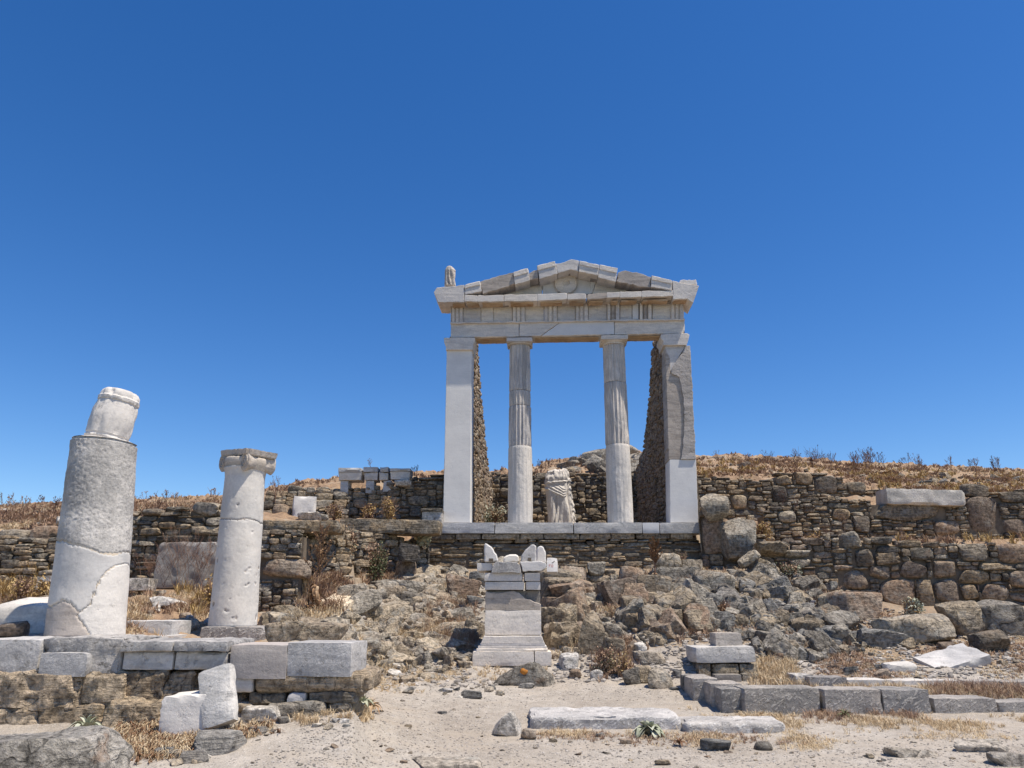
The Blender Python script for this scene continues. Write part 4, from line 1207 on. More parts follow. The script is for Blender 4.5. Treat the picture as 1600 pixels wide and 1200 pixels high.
# ------------------------------------------------------------------ platform at the left with its broken columns
PF = 7.8
plat = thing('stone_platform', 'long platform of grey marble blocks on rough brown stone courses, at the left', 'platform', W(270, 1110, PF + .3))
def pb(name, u0, v0, u1, v1, dm, mat, off=0.0, **kw):
    return block(name, u0, v0, u1, v1, dm, mat, Y=PF + off, parent=plat, **kw)
pb('marble_block', -60, 999, 57, 1048, .9, 'plat', -.04, rnd=.02, rough=.015, chip=.03)
pb('marble_block', 58, 997, 187, 1047, .9, 'marble_rough', .0, rnd=.02, rough=.03, chip=.07, cell=.03)
pb('marble_block', 60, 1020, 134, 1047.5, .3, 'plat', -.09, rnd=.01, rough=.012, chip=.04)
for a, b in ((188, 269), (270, 353)):
    pb('marble_block', a, 1002, b, 1018, .92, 'marble_rough', -.03, rnd=.015, rough=.02, chip=.06, cell=.03, sink=0)
    pb('marble_block', a + 1, 1018.5, b - .5, 1047, .88, 'plat', .03, rnd=.015, rough=.012, chip=.03, cell=.03, sink=.0)
pb('marble_block', 355, 1007, 447, 1051, .62, 'marble_brown2', .03, rnd=.01, rough=.008, chip=.015)
pb('marble_block', 449, 1004, 552, 1047.5, .62, 'plat', .02, rnd=.01, rough=.006, chip=.02, rz=-4)
pb('marble_block', -60, 998, 110, 1012, 1.5, 'marble', .95, rough=.01)
pb('marble_block', 112, 998, 205, 1012, 1.5, 'marble', .95, rough=.01)
pb('marble_block', 207, 1000, 290, 1012, .6, 'marble_grey', .93, rough=.01)
def pr(name, u0, v0, u1, v1, mat, off=0.0, **kw):
    kw.setdefault('strat', .06); kw.setdefault('boxy', .57); kw.setdefault('soft', 30); kw.setdefault('noise', .07); kw.setdefault('dep', .7)
    return rock(name, u0, v0, u1, v1, mat, Y=PF + off, parent=plat, **kw)
def course(u0, v0, u1, v1, mat='bed_brown', off=0.0, dm=.7, **kw):
    kw.setdefault('rnd', .025); kw.setdefault('rough', .06); kw.setdefault('chip', .06)
    return block('course_stone', u0 + 1.2, v0 + .8, u1 - 1.2, v1 - .6, dm, mat, Y=PF + off, parent=plat, cell=.028, sink=.02, **kw)
course(-60, 1049, 118, 1108, 'course', -.1)
course(116, 1049, 192, 1101, 'course', -.04)
course(190, 1049, 254, 1094, 'course', .02)
course(252, 1048, 298, 1090, 'course', .05)
course(296, 1050, 356, 1088, 'course', .16)
course(394, 1049, 578, 1081, 'course', .05, .75, rnd=.07, rough=.03)
course(354, 1053, 395, 1080, 'marble', .06, .5, rnd=.03, rough=.02)
course(-60, 1107, 60, 1150, 'course', -.12)
course(58, 1100, 158, 1142, 'course', -.1)
course(156, 1095, 250, 1146, 'course', -.16)
course(250, 1092, 300, 1135, 'course', .05)
course(386, 1081, 445, 1101, 'bed_brown', .08, .5, rnd=.03, rough=.03)
course(446, 1081, 479, 1096, 'marble', .06, .4, rnd=.02, rough=.02)
course(480, 1080, 556, 1096, 'schist', .07, .5, rnd=.02, rough=.03)
course(411, 1097, 505, 1124, 'bed_grey', .0, .5, rnd=.05, rough=.03)
course(506, 1096, 548, 1114, 'bed_tan', .08, .5, rnd=.04, rough=.03)
course(364, 1096, 398, 1112, 'bed_tan', .05, .4, rnd=.04, rough=.03)
course(368, 1081, 388, 1092, 'bed_brown', .12, .4, rnd=.02, rough=.02)
# dark infill in the joints behind the courses
me = block_mesh('platform_core', 3.05, .4, .62, M['core'], cell=.2, seed=9); p = W(230, 1085, PF + .62); obj('platform_core', me, plat, p - plat.location)
me = block_mesh('platform_core', 1.0, .4, .45, M['core'], cell=.2, seed=9); p = W(470, 1085, PF + .5); obj('platform_core', me, plat, p - plat.location)

def split_shaft(parent, name_fn, mat_fn, c, zs, rfun, nseg, classify, warp=None):
    """column shaft broken along irregular seams: classify(u, v) -> fragment number or -1 for the open joint"""
    th = np.arange(nseg) / nseg * 2 * math.pi
    V = []
    for z in zs:
        rr = rfun(th, z)
        V.append(np.stack([np.cos(th) * rr, np.sin(th) * rr, np.full(nseg, z)], 1))
    V = np.concatenate(V)
    if warp is not None: V = warp(V)
    Vw = V + np.array(c)
    # the far side mirrors the near side
    Vm = Vw.copy(); Vm[:, 1] = np.where(V[:, 1] > 0, c[1] - V[:, 1], Vw[:, 1])
    n = len(zs); groups = {}
    for k in range(n - 1):
        for i in range(nseg):
            j = (i + 1) % nseg
            f = [k * nseg + i, k * nseg + j, (k + 1) * nseg + j, (k + 1) * nseg + i]
            m = Vm[f].mean(0)
            groups.setdefault(classify(*project(m)), []).append(f)
    for g, fs in sorted(groups.items()):
        if g < 0: continue
        ids = sorted({i for f in fs for i in f}); mp = {a: b for b, a in enumerate(ids)}
        # short lips at the seam: push border vertices in a touch
        cnt = {}
        for f in fs:
            for a, b in zip(f, f[1:] + f[:1]):
                e = (min(a, b), max(a, b)); cnt[e] = cnt.get(e, 0) + 1
        border = {i for e, q in cnt.items() if q == 1 for i in e}
        P = V[ids].copy()
        for a in border:
            P[mp[a], :2] *= .98
        o = obj(name_fn(g)[0], mesh_np(name_fn(g)[0], P, [[mp[i] for i in f] for f in fs], 60, M[mat_fn(g)]), parent)
        if name_fn(g)[1]: o['label'] = name_fn(g)[1]

def seg_y(poly):
    xs = [p[0] for p in poly]; ys = [p[1] for p in poly]
    return lambda u: np.interp(u, xs, ys)

def column_one():
    Y = 9.0
    B = W(133.5, 993, Y); t = depth(993, Y); r0 = 56.5 / FPX * t
    T = W(164, 690, Y); r1 = 46.5 / FPX * depth(690, Y)
    H = T.z - B.z
    col = thing('broken_column', 'thick weathered broken column leaning at the left, mended across with pale mortar', 'column', B)
    s1 = seg_y([(60, 846), (100, 845), (112, 851), (125, 852), (145, 859), (160, 865), (180, 866), (195, 862), (215, 861)])
    s2u = seg_y([(880, 196), (884, 180), (892, 168), (905, 157), (925, 148), (945, 140), (957, 124), (962, 120), (975, 130), (985, 137), (995, 140)])
    s3 = seg_y([(60, 952), (80, 947), (98, 938), (110, 942), (124, 957), (130, 962)])
    def cls(u, v):
        w = .9 * math.sin(u * .9) + .7 * math.sin(u * 2.3 + v)
        if abs(v - s1(u) - w) < 1.0: return -1
        if v < s1(u) + w: return 0
        if v > 880:
            x = np.interp(v, [880, 884, 892, 905, 925, 945, 957, 962, 975, 985, 995], [197, 180, 168, 157, 148, 140, 124, 120, 130, 137, 140]) + w
            if abs(u - x) < 1.0: return -1
            if u > x: return 2
            if v > 930:
                y = s3(u)
                if abs(v - y - w) < 1.0: return -1
                if v > y: return 3
        return 1
    def rf(th, z):
        q = z / H
        r = r0 + (r1 - r0) * q
        P = np.stack([np.cos(th) * r * 3, np.sin(th) * r * 3, np.full_like(th, z * 3)], 1)
        up = 1 / (1 + math.exp(-(z - H * .46) * 14))
        e = fbm(P * 1.2, 3, 40) * .010 + fbm(P * 9, 4, 41) * (.001 + .0045 * up) - np.clip(fbm(P * 11, 3, 44) - .12, 0, 1) * .010 * up
        if q > .985: e = e - .02
        return r + e
    def warp(V):
        V = V.copy(); q = V[:, 2] / H
        V[:, 0] += (T.x - B.x) * q
        V[:, 2] += -(V[:, 0] - (T.x - B.x) * q) * .05 * q
        return V
    zs = np.linspace(0, H, 230)
    split_shaft(col, lambda g: [('upper_fragment', 'pitted dark grey upper part of the shaft'), ('shaft_fragment', None), ('repair_patch', 'smooth pale mended patch of the shaft'), ('foot_fragment', 'pinkish grey foot of the shaft')][g],
                lambda g: ['col_rough', 'marble_pale', 'marble_white', 'marble_brown2'][g], B, zs, rf, 260, cls, warp)
    core = [(z, (r0 + (r1 - r0) * z / H) * (.977 if z < H * .52 else .93)) for z in np.linspace(.0, H * .995, 26)]
    lathe('mortar_core', core, 64, 'mortar', col, warp=warp)
    rg = np.linspace(r1 * .985, .02, 8)
    # worn top of the shaft
    P0 = []
    nt = 72; th = np.arange(nt) / nt * 2 * math.pi
    for k, r in enumerate(rg):
        P0.append(np.stack([np.cos(th) * r + (T.x - B.x), np.sin(th) * r, H - .004 + .012 * (k > 0) + 0 * th - np.cos(th) * r * .05], 1))
    P0 = np.concatenate(P0); P0[:, 2] += fbm(P0 * 7, 3, 6) * .012
    F = [[k * nt + i, k * nt + (i + 1) % nt, (k + 1) * nt + (i + 1) % nt, (k + 1) * nt + i] for k in range(len(rg) - 1) for i in range(nt)] + [[(len(rg) - 1) * nt + i for i in range(nt)]]
    obj('shaft_top', mesh_np('shaft_top', P0, F, 50, M['marble']), col)
    # the upside-down neck piece balanced on top
    px = depth(650, Y) / FPX
    c0 = W(165, 689, Y)
    rings = [(0, 31), (2.5, 33.5), (5, 32.5), (6.5, 32), (8, 33.3), (10, 33.6), (24, 34.5), (40, 34), (54, 32.4), (60, 31), (61, 31), (62, 32.6), (67, 33), (68.5, 31), (73, 30.6), (77, 29.5), (80, 27)]
    rr = []
    for (a, ra), (b, rb) in zip(rings, rings[1:]):
        for f in (0, .5): rr.append(((a + (b - a) * f) * px, (ra + (rb - ra) * f) * px * .93))
    rr.append((rings[-1][0] * px, rings[-1][1] * px * .93))
    def rf2(th, z, r):
        P = np.stack([np.cos(th) * 2, np.sin(th) * 2, np.full_like(th, z * 5)], 1)
        return r + fbm(P * 1.5, 4, 61) * .02 * (r / .25) - np.clip(fbm(P * 2 + 3, 3, 66) - .25, 0, 1) * .05
    o = lathe('neck_piece', rr, 110, 'marble_white', None, c0, (R(-3), R(8.5), 0), rfun=rf2, smooth=50)
    tag(o, 'pale barrel-shaped column neck tilted on top of the thick broken column', 'column fragment')
column_one()

def column_two():
    Y = 10.7
    B = W(363.5, 978.5, Y); t = depth(978, Y); r0 = 36.5 / FPX * t
    T = W(384, 735, Y); r1 = 29.5 / FPX * depth(735, Y)
    H = T.z - B.z + .02
    col = thing('broken_column', 'slimmer pale column with a scrolled capital, right of the thick broken one', 'column', B)
    seam = seg_y([(330, 812), (345, 810.5), (358, 811), (372, 812.5), (384, 810), (395, 812), (402, 814), (408, 818), (420, 816)])
    def cls(u, v):
        y = seam(u) + .4 * math.sin(u * 1.7)
        if abs(v - y) < .8: return -1
        return 0 if v > y else 1
    def rf(th, z):
        q = z / H
        r = r0 + (r1 - r0) * q + .03 * max(0, (q - .93) / .07) ** 2
        P = np.stack([np.cos(th) * r * 3, np.sin(th) * r * 3, np.full_like(th, z * 3)], 1)
        return r + fbm(P, 3, 70) * .005 + fbm(P * 5, 3, 71) * .0025 - np.clip(fbm(P * 3.2, 3, 75) - .42, 0, 1) * .06
    def warp(V):
        V = V.copy(); V[:, 0] += (T.x - B.x) * V[:, 2] / H
        return V
    split_shaft(col, lambda g: ('shaft_fragment', None), lambda g: 'marble_pale', B, np.linspace(0, H, 200), rf, 200, cls, warp)
    lathe('shaft_core', [(z, (r0 + (r1 - r0) * z / H) * .97) for z in np.linspace(0, H * .999, 10)], 60, 'marble_brown', col, warp=warp)
    px = depth(720, Y) / FPX
    # capital: a scrolled cushion under a broken slab, turned a third round
    cap = obj('capital', None, col, (T.x - B.x + .01, 0, H + .005), (0, R(3), R(-32)))
    cap.scale = (.78, .74, 1.15)
    ab = worn_outline([(-.36, -.34), (.36, -.37), (.42, .30), (-.30, .33)], .05, .016, 8)
    bm = bmesh.new(); vs = [bm.verts.new((x, y, .128)) for x, y in ab]; f = bm.faces.new(vs)
    ex = bmesh.ops.extrude_face_region(bm, geom=[f]); tv = [q for q in ex['geom'] if isinstance(q, bmesh.types.BMVert)]
    bmesh.ops.translate(bm, vec=(0, 0, .075), verts=tv)
    bmesh.ops.scale(bm, vec=(1.06, 1.06, 1), verts=tv); bmesh.ops.recalc_face_normals(bm, faces=bm.faces)
    bmesh.ops.bevel(bm, geom=[e for e in bm.edges if len(e.link_faces) == 2 and e.calc_face_angle(0) > .7], offset=.012, segments=2, affect='EDGES')
    me = bpy.data.meshes.new('abacus'); bm.to_mesh(me); bm.free(); me.materials.append(M['marble_warm']); obj('abacus', me, cap)
    rg = [(-.03, r1 * 1.36), (.02, r1 * 1.44), (.06, r1 * 1.5), (.10, r1 * 1.5), (.115, r1 * 1.45)]
    lathe('echinus', rg, 64, 'marble_warm', cap, smooth=50)
    # two rolled bolsters across the capital
    for s in (-1, 1):
        prof = []
        for i in range(41):
            f = i / 40; q = abs(f - .5) * 2
            prof.append(((f - .5) * .66, .078 + .04 * q ** 1.6 - .02 * (abs(q - .12) < .04) - (.02 if i in (0, 40) else 0)))
        def rfb(th, z, r, s=s):
            P = np.stack([np.cos(th), np.sin(th), np.full_like(th, z * 6)], 1)
            return r + fbm(P * 2, 3, 80 + s) * .012
        b = lathe('bolster', prof, 48, 'marble_warm', cap, (s * .29, .01, .055), (R(90), 0, 0), rfun=rfb, smooth=50)
    # spiral faces
    for s in (-1, 1):
        for e in (-1, 1):
            V, F = [], []
            n = 70
            for i in range(n + 1):
                a = i / n * 4.6 * math.pi; r = .092 * (1 - i / n * .82)
                for dr, dy in ((-.010, 0), (0, -.014), (.010, 0)):
                    V.append((math.cos(a) * (r + dr), dy, math.sin(a) * (r + dr)))
            for i in range(n):
                for q in range(2): F.append([i * 3 + q, i * 3 + q + 1, i * 3 + q + 4, i * 3 + q + 3])
            obj('volute_spiral', mesh_np('volute_spiral', V, F, 60, M['marble_warm']), cap, (s * .29, e * .325, .055), (0, 0, 0 if e < 0 else R(180)))
    P, F = rock_np(771, 2); me = mesh_np('pebble', P * np.array((.13, .10, .06)), F, 60, M['palestone'])
    tag(obj('pebble', me, None, B + Vector((T.x - B.x + .12, .08, H + .225))), 'small pebble lying on top of the scrolled capital', 'pebble')
    block('base_block', 309, 979, 411, 1006, .82, 'kerb', 'rough grey block under the slimmer column with the scrolled capital', 'stone block', Y=10.33, rnd=.03, rough=.015, chip=.05)
column_two()

# ------------------------------------------------------------------ dressed blocks standing about
B_ = block
B_('marble_block', 186, 970, 266, 1002, .6, 'marble_grey', 'squared marble block behind the foot of the thick broken column', Y=10.0, rough=.012, chip=.03, rnd=.012)
B_('marble_slab', 195, 903, 231, 917, .35, 'palestone', 'small pale slab at the foot of the plastered wall', Y=13.0)
B_('marble_block', 52, 900, 83, 918, .4, 'palestone', 'white block among golden scrub left of the thick broken column', Y=12.4, rz=12, rough=.02, chip=.05)
rock('boulder', 228, 931, 282, 946, 'palestone', 'long white stone lying in dry grass between the two left columns', Y=12.1, boxy=.5)
# long ledge slabs, the bench and the cornice pieces left of the temple
B_('ledge_slab', 405, 813, 527, 826, .7, 'schist', 'left of the two long ledge slabs on the rubble wall', 'stone slab', Y=14.1, rnd=.03, rough=.025, chip=.06)
B_('ledge_slab', 529, 811, 687, 829, .7, 'schist', 'right, longer ledge slab reaching to the temple step', 'stone slab', Y=16.6, rnd=.03, rough=.02, chip=.05, ry=.8)
B_('marble_bench', 659, 799, 690, 812.5, .5, 'palestone', 'low pale marble block in the shade beside the left temple pier', Y=17.7)
B_('cover_slab', 657, 794, 691, 799, .6, 'schist', 'thin dark slab lying on the pale block beside the left temple pier', 'stone slab', Y=17.66, sink=0)
def cornice(u0, v0, u1, v1, vm, label, ex=6, Y=18.9):
    p0, p1 = W(u0, v1, Y), W(u1, v0, Y); L = p1.x - p0.x
    zb = ZV(v1, Y); zt = ZV(v0, Y); zm = ZV(vm, Y)
    th = thing('cornice_piece', label, 'marble block', ((p0.x + p1.x) / 2, Y, zb), 0, None)
    me = block_mesh('moulded_body', L * .94, .5, zm - zb, M['marble'], seed=nseed(), chip=.03, rough=.008)
    # the body widens upwards like a moulding
    for v in me.vertices:
        k = 1 + .14 * max(0, v.co.z / (zm - zb) + .1); v.co.x *= k; v.co.y *= k
    obj('moulded_body', me, th, (0, .25, (zm - zb) / 2))
    obj('crowning_fillet', block_mesh('crowning_fillet', L, .6, zt - zm, M['marble_grey'], seed=nseed(), chip=.03, rough=.01), th, (0, .25, zm - zb + (zt - zm) / 2))
cornice(528, 731, 566, 750, 738, 'leftmost moulded cornice piece on the upper wall left of the temple')
cornice(567, 730, 591, 750, 738, 'second moulded cornice piece from the left on the upper wall')
cornice(592, 729.5, 607.5, 750, 738, 'narrow third cornice piece on the upper wall left of the temple')
cornice(609, 732, 642, 749, 737, 'rightmost long cornice piece on the upper wall left of the temple')
B_('marble_post', 531, 750.5, 544, 764, .4, 'marble_grey', 'left stubby marble support under the cornice pieces', Y=18.95, sink=.1)
B_('marble_post', 571, 750.5, 584, 764, .4, 'marble_grey', 'middle stubby marble support under the cornice pieces', Y=18.95, sink=.1)
B_('marble_post', 598, 750.5, 611, 762, .4, 'marble_grey', 'right stubby marble support under the cornice pieces', Y=18.95, sink=.1)
rock('boulder', 616, 748, 642, 758, 'palestone', 'grey stone wedged under the rightmost cornice piece', Y=18.7)
B_('marble_block', 452, 775, 487, 808, .5, 'marble_white', 'bright white squared block on the ledge left of the temple', Y=17.0, rz=18, rough=.015, chip=.05)
rock('round_stone', 422, 786, 450, 813, 'boulder', 'brown barrel-shaped stone beside the bright white squared block', Y=17.0, boxy=.7, soft=10)
rock('flat_stone', 464, 800, 500, 812, 'palestone', 'flat white stone at the foot of the bright white squared block', Y=16.6, boxy=.5)
rock('flat_stone', 492, 801, 512, 812, 'bed_grey', 'small grey flat stone beside the flat white stone on the ledge', Y=16.7, boxy=.5)
# marble blocks at the right of upper walls
B_('marble_block', 1387, 764, 1511, 785, .6, 'col_rough', 'long grey marble block lying on top of the middle rubble wall at right', Y=18.3, ry=1.4, rnd=.03, rough=.02, chip=.06)
B_('marker_stone', 855, 872, 872, 891, .12, 'marble_white', 'small white marker stone with faint red letters beside the altar top', 'marker stone', Y=13.7, rx=-22, rz=-6)
# its painted marks: an upward stroke and two letters
M['ink'] = simple_mat('dark_paint', [(.05, .04, .04), (.07, .06, .06)], 5, 0)
M['red_ink'] = simple_mat('faded_red_paint', [(.42, .22, .20), (.50, .28, .26)], 5, 0)
def mark(strokes, mat, w):
    V, F = [], []
    for pts in strokes:
        for a, b in zip(pts, pts[1:]):
            p, q = Vector((a[0], -.0665, a[1])), Vector((b[0], -.0665, b[1])); d = q - p
            n = Vector((d.z, 0, -d.x)).normalized() * w; i = len(V)
            V.extend([tuple(p + n), tuple(q + n), tuple(q - n), tuple(p - n)]); F.append([i, i + 1, i + 2, i + 3])
    obj('painted_mark', mesh_np('painted_mark', V, F, 0, M[mat]), bpy.data.objects['marker_stone'])
mark([[(-.005, .025), (.045, .065)]], 'ink', .006)
mark([[(-.052, -.045), (-.052, .0), (-.026, .0)], [(-.052, -.022), (-.034, -.022)], [(-.014, -.045), (-.003, -.045), (-.014, -.02), (-.004, -.002), (.008, -.002), (.018, -.02), (.007, -.045), (.020, -.045)]], 'red_ink', .0045)
# ------------------------------------------------------------------ little stepped base and the kerbs at the right
B_('marble_slab', 1119, 989, 1161, 1010, .35, 'marble_brown3', 'small upright slab on top of the stepped pile at the right', Y=11.75, rnd=.006, chip=.02, sink=0)
B_('marble_block', 1087, 1010, 1182, 1036, .62, 'plat', 'long bluish marble block, middle layer of the stepped pile at the right', Y=11.6, rnd=.02, chip=.03, ry=-1.2, sink=0)
for a, b, l in ((1092, 1112, 'left brown stone'), (1113, 1156, 'middle, longest brown stone'), (1157, 1187, 'right brown stone')):
    B_('brown_block', a, 1037, b, 1056, .55, 'bed_brown', l + ' in the row under the bluish marble block', Y=11.62, rnd=.02, rough=.025, chip=.05)
B_('grey_block', 1118, 1054, 1160, 1068, .5, 'marble_dark', 'low grey tooled block under the row of brown stones', Y=11.45)
B_('grey_block', 1161, 1053, 1187, 1068, .5, 'bed_grey', 'short grey block at the right end under the brown stones', Y=11.5)
B_('kerb_block', 1083, 1060, 1124, 1094, .75, 'kerb', 'farthest of three stepped kerb blocks running towards the path', Y=10.5, rz=0, rough=.014, chip=.02, rnd=.016)
B_('kerb_block', 1112, 1068, 1162, 1100, .5, 'kerb', 'middle of three stepped kerb blocks running towards the path', Y=10.15, rz=0, rough=.014, chip=.02, rnd=.016)
B_('kerb_block', 1128, 1076, 1163, 1114, .42, 'kerb_dark', 'nearest of three stepped kerb blocks running towards the path', Y=9.86, rz=0, rough=.014, chip=.02, rnd=.016)
B_('kerb_block', 1164, 1075, 1284, 1117, .42, 'kerb_dark', 'largest smooth dark kerb block, leftmost of the front row at right', Y=9.75, rnd=.016, rough=.014, chip=.02)
B_('kerb_block', 1292, 1077, 1382, 1121, .42, 'kerb', 'second kerb block of the front row, pinkish grey', Y=9.7, rnd=.016, rough=.014, chip=.02)
B_('kerb_block', 1383, 1077, 1457, 1121, .42, 'kerb_dark', 'third kerb block of the front row, dark with pale flecks', Y=9.7, rnd=.016, rough=.014, chip=.02)
B_('kerb_block', 1462, 1091, 1561, 1119, .42, 'kerb', 'fourth, lower kerb block of the front row at right', Y=9.7, rnd=.016, rough=.014, chip=.02)
B_('kerb_block', 1563, 1097, 1640, 1119, .42, 'kerb_dark', 'last low kerb block of the front row, cut by the right edge', Y=9.7, rnd=.016, rough=.014, chip=.02)
B_('kerb_block', 1267, 1058, 1326, 1080, .35, 'kerb', 'leftmost kerb block of the rear row at right', Y=10.95, rough=.014, chip=.02)
B_('kerb_block', 1327, 1062, 1396, 1082, .4, 'marble', 'pale kerb block in the rear row behind the pinkish one', Y=10.9, rough=.014, chip=.02)
B_('kerb_block', 1398, 1063, 1504, 1081, .4, 'marble', 'long pale kerb block in the rear row below the big white boulder', Y=10.9, rough=.014, chip=.02)
B_('kerb_block', 1513, 1064, 1569, 1080, .4, 'kerb', 'short kerb block in the rear row, half hidden by dry grass', Y=10.9, rough=.014, chip=.02)
B_('kerb_block', 1572, 1065, 1640, 1090, .4, 'kerb_dark', 'dark kerb block in the rear row at the right edge', Y=10.8, rough=.014, chip=.02)
B_('flat_slab', 1243, 1054, 1272, 1068, .4, 'palestone', 'thin pale slab left of the rear kerb row', 'stone slab', Y=11.1, rough=.02, chip=.06)
B_('fallen_block', 829, 1120, 1068, 1143, .86, 'fallen', 'long flat marble block lying across the path in front', Y=9.0, rnd=.03, rough=.03, chip=.05, cell=.03, rz=-1.5)
B_('fallen_block', 1072, 1129, 1231, 1150, .55, 'fallen', 'shorter flat marble block lying right of the long one on the path', Y=8.8, rnd=.05, rough=.03, chip=.07, cell=.03, rz=-2)
# ------------------------------------------------------------------ boulders and rocks that stand out
A3 = dict(boxy=.56, soft=34, planes=16)           # angular
RD = dict(boxy=.72, soft=9, noise=.05)            # rounded
rock('boulder', 1098, 768, 1142, 807, 'schist', 'grey banded boulder on top of the big brown one right of the temple', Y=17.0, strat=.08)
rock('boulder', 1136, 806, 1187, 866, 'bed_grey', 'split face of grey rock leaning beside the big brown boulder right of the temple', Y=16.9, **A3)
rock('boulder', 1186, 845, 1238, 868, 'schist', 'flat-topped brown stone at the left end of the retaining wall', Y=16.2, **A3)
block('leaning_stone', 1155, 865, 1190, 876, .22, 'bed_tan', 'pale slanting stone propped between the temple rocks and the retaining wall', 'stone', Y=15.9, ry=-36, rnd=.03, rough=.02, chip=.05)
rock('boulder', 616, 870, 648, 909, 'boulder', 'upright brown boulder at the left foot of the temple terrace', **RD)
rock('boulder', 621, 848, 656, 874, 'schist_dark', 'dark trapezoid stone on top of the upright brown boulder', Y=16.1, boxy=.55, soft=30)
rock('stone', 648, 884, 671, 900, 'bed_tan', 'small tan stone right of the upright brown boulder')
rock('boulder', 693, 899, 749, 938, 'boulder', 'large dark brown boulder left of the altar', tilt=8, **A3)
rock('stone', 733, 892, 757, 903, 'greystone', 'grey stone resting behind the large dark brown boulder', Y=14.6)
rock('stone', 728, 930, 756, 948, 'greystone', 'rounded grey stone between the dark boulder and the altar', **RD)
rock('stone', 727, 965, 757, 998, 'bed_brown', 'brown rock close to the left side of the altar', **A3)
rock('stone', 673, 950, 692, 972, 'greystone', 'small dark grey upright stone on the pale slope left of the altar', **A3)
rock('boulder', 526, 911, 568, 936, 'bed_tan', 'pale block-like boulder on the slope below the green bush', boxy=.54, soft=26)
block('cream_slab', 495, 936, 545, 951, .75, 'cream', 'flat cream-coloured slab below the pale boulder beside the dead plant', 'stone slab', rz=-14, rnd=.02, ry=7, rx=14)
rock('flat_stone', 567, 922, 598, 935, 'bed_grey', 'flat grey stone right of the pale block-like boulder', boxy=.5)
rock('flat_stone', 585, 917, 612, 928, 'bed_tan', 'flat tan stone behind the flat grey stone on the slope', boxy=.5)
M['orange'] = simple_mat('orange_lichen', [(.42, .16, .03), (.50, .22, .05)], 30, .3)
rock('lichen_rock', 772, 1034, 868, 1073, 'bed_grey', 'pointed grey rock with an orange lichen patch in front of the altar', dep=.45, planes=6, boxy=.52, soft=26, seed=417, noise=.06)
lr = bpy.data.objects['lichen_rock']
bv = BVHTree.FromPolygons([v.co + lr.location for v in lr.data.vertices], [list(p.vertices) for p in lr.data.polygons])
dr = (W(818, 1049, 1) - Vector((0, 0, EYE))).normalized(); hit, nrm, _, _ = bv.ray_cast(Vector((0, 0, EYE)), dr)
if hit:
    P_, F_ = ico(2); P_ = P_ * np.array((.055, .04, .012)) * (1 + .5 * fbm(P_ * 2.5, 2, 4))[:, None]
    obj('lichen_patch', mesh_np('lichen_patch', P_, F_, 180, M['orange']), lr, hit - lr.location, nrm.to_track_quat('Z', 'Y').to_euler())
rock('flat_stone', 810, 1067, 836, 1076, 'greystone', 'thin flat dark stone in front of the lichen-spotted rock', boxy=.5)
rock('flat_stone', 720, 1079, 753, 1092, 'greystone', 'largest flat grey stone on the path left of the altar', boxy=.5)
rock('boulder', 972, 864, 1010, 884, 'bed_grey', 'grey flat-topped stone above the pale brown boulder, below the terrace', **A3)
rock('boulder', 968, 884, 1010, 922, 'boulder', 'pale brown squarish boulder right of the row of loose stones', boxy=.66, soft=14)
rock('boulder', 1024, 864, 1068, 888, 'bed_tan', 'rounded stone behind the dressed grey slab below the terrace', Y=16.4, **RD)
block('dressed_slab', 1026, 886, 1096, 910, .5, 'bed_grey', 'dressed grey slab lying right of the dead stalk below the terrace', 'stone slab', rnd=.02, rough=.03, chip=.06)
block('dressed_slab', 1066, 874, 1099, 885, .45, 'bed_tan', 'short pale slab above the dressed grey slab below the terrace', 'stone slab', Y=16.6, rnd=.02, rough=.02)
block('dressed_slab', 1005, 913, 1046, 936, .5, 'boulder', 'flat brown block below the dressed grey slab', 'stone slab', rnd=.05, rough=.03, chip=.07)
rock('boulder', 1090, 888, 1154, 930, 'bed_grey', 'smooth grey rock hump at the top of the right outcrop', boxy=.68, soft=12)
rock('boulder', 903, 958, 944, 1048, 'bed_brown', 'tall leaning slab of grey rock right of the altar', dep=.35, planes=9, boxy=.55, soft=28, tilt=9, Y=12.55, strat=.03)
rock('boulder', 940, 974, 974, 1003, 'bed_grey', 'angular grey rock beside the top of the tall leaning slab', **A3)
rock('boulder', 944, 995, 980, 1024, 'bed_brown', 'sharp-topped rock in front of the tall leaning slab', **A3)
rock('stone', 992, 1004, 1013, 1020, 'palestone', 'round pale stone above the flat broken stones right of the altar', **RD)
rock('flat_stone', 992, 1018, 1046, 1040, 'bed_tan', 'flat broken pale stone below the round pale stone', strat=.1, boxy=.52)
rock('boulder', 1014, 1044, 1053, 1076, 'bed_tan', 'rounded tan boulder at the edge of the path right of the altar', **RD)
rock('boulder', 995, 1040, 1021, 1068, 'bed_brown', 'brown rock with orange lichen left of the rounded tan boulder', **A3)
rock('boulder', 974, 1042, 1001, 1070, 'bed_grey', 'pale grey rock left of the lichened brown rock', **A3)
rock('stone', 923, 1046, 943, 1063, 'palestone', 'small half-round pale stone at the edge of the path')
rock('stone', 890, 1046, 910, 1061, 'boulder', 'small brown stone right of the altar foot')
rock('stone', 874, 1020, 905, 1047, 'palestone', 'pale broken stone at the right side of the altar foot', **A3)
rock('stone', 1053, 1045, 1066, 1060, 'greystone', 'small grey stone behind the rounded tan boulder')
rock('stone', 1068, 1054, 1090, 1080, 'greystone', 'dark stones heaped at the corner of the stepped kerb', **A3)
p_ = W(1502, 1052, 11.75)
me = block_mesh('boulder', .86, .5, .42, M['marble'], cell=.045, rnd=.015, rough=.025, chip=.06, seed=88, skew=.16)
tag(obj('boulder', me, None, p_ + Vector((0, .25, .04)), (R(20), R(-15), R(8))), 'big tilted white marble boulder behind the rear kerb row', 'rock')
rock('boulder', 1383, 1034, 1436, 1063, 'marble', 'smaller pale grey rock left of the big white boulder', Y=11.5, **A3)
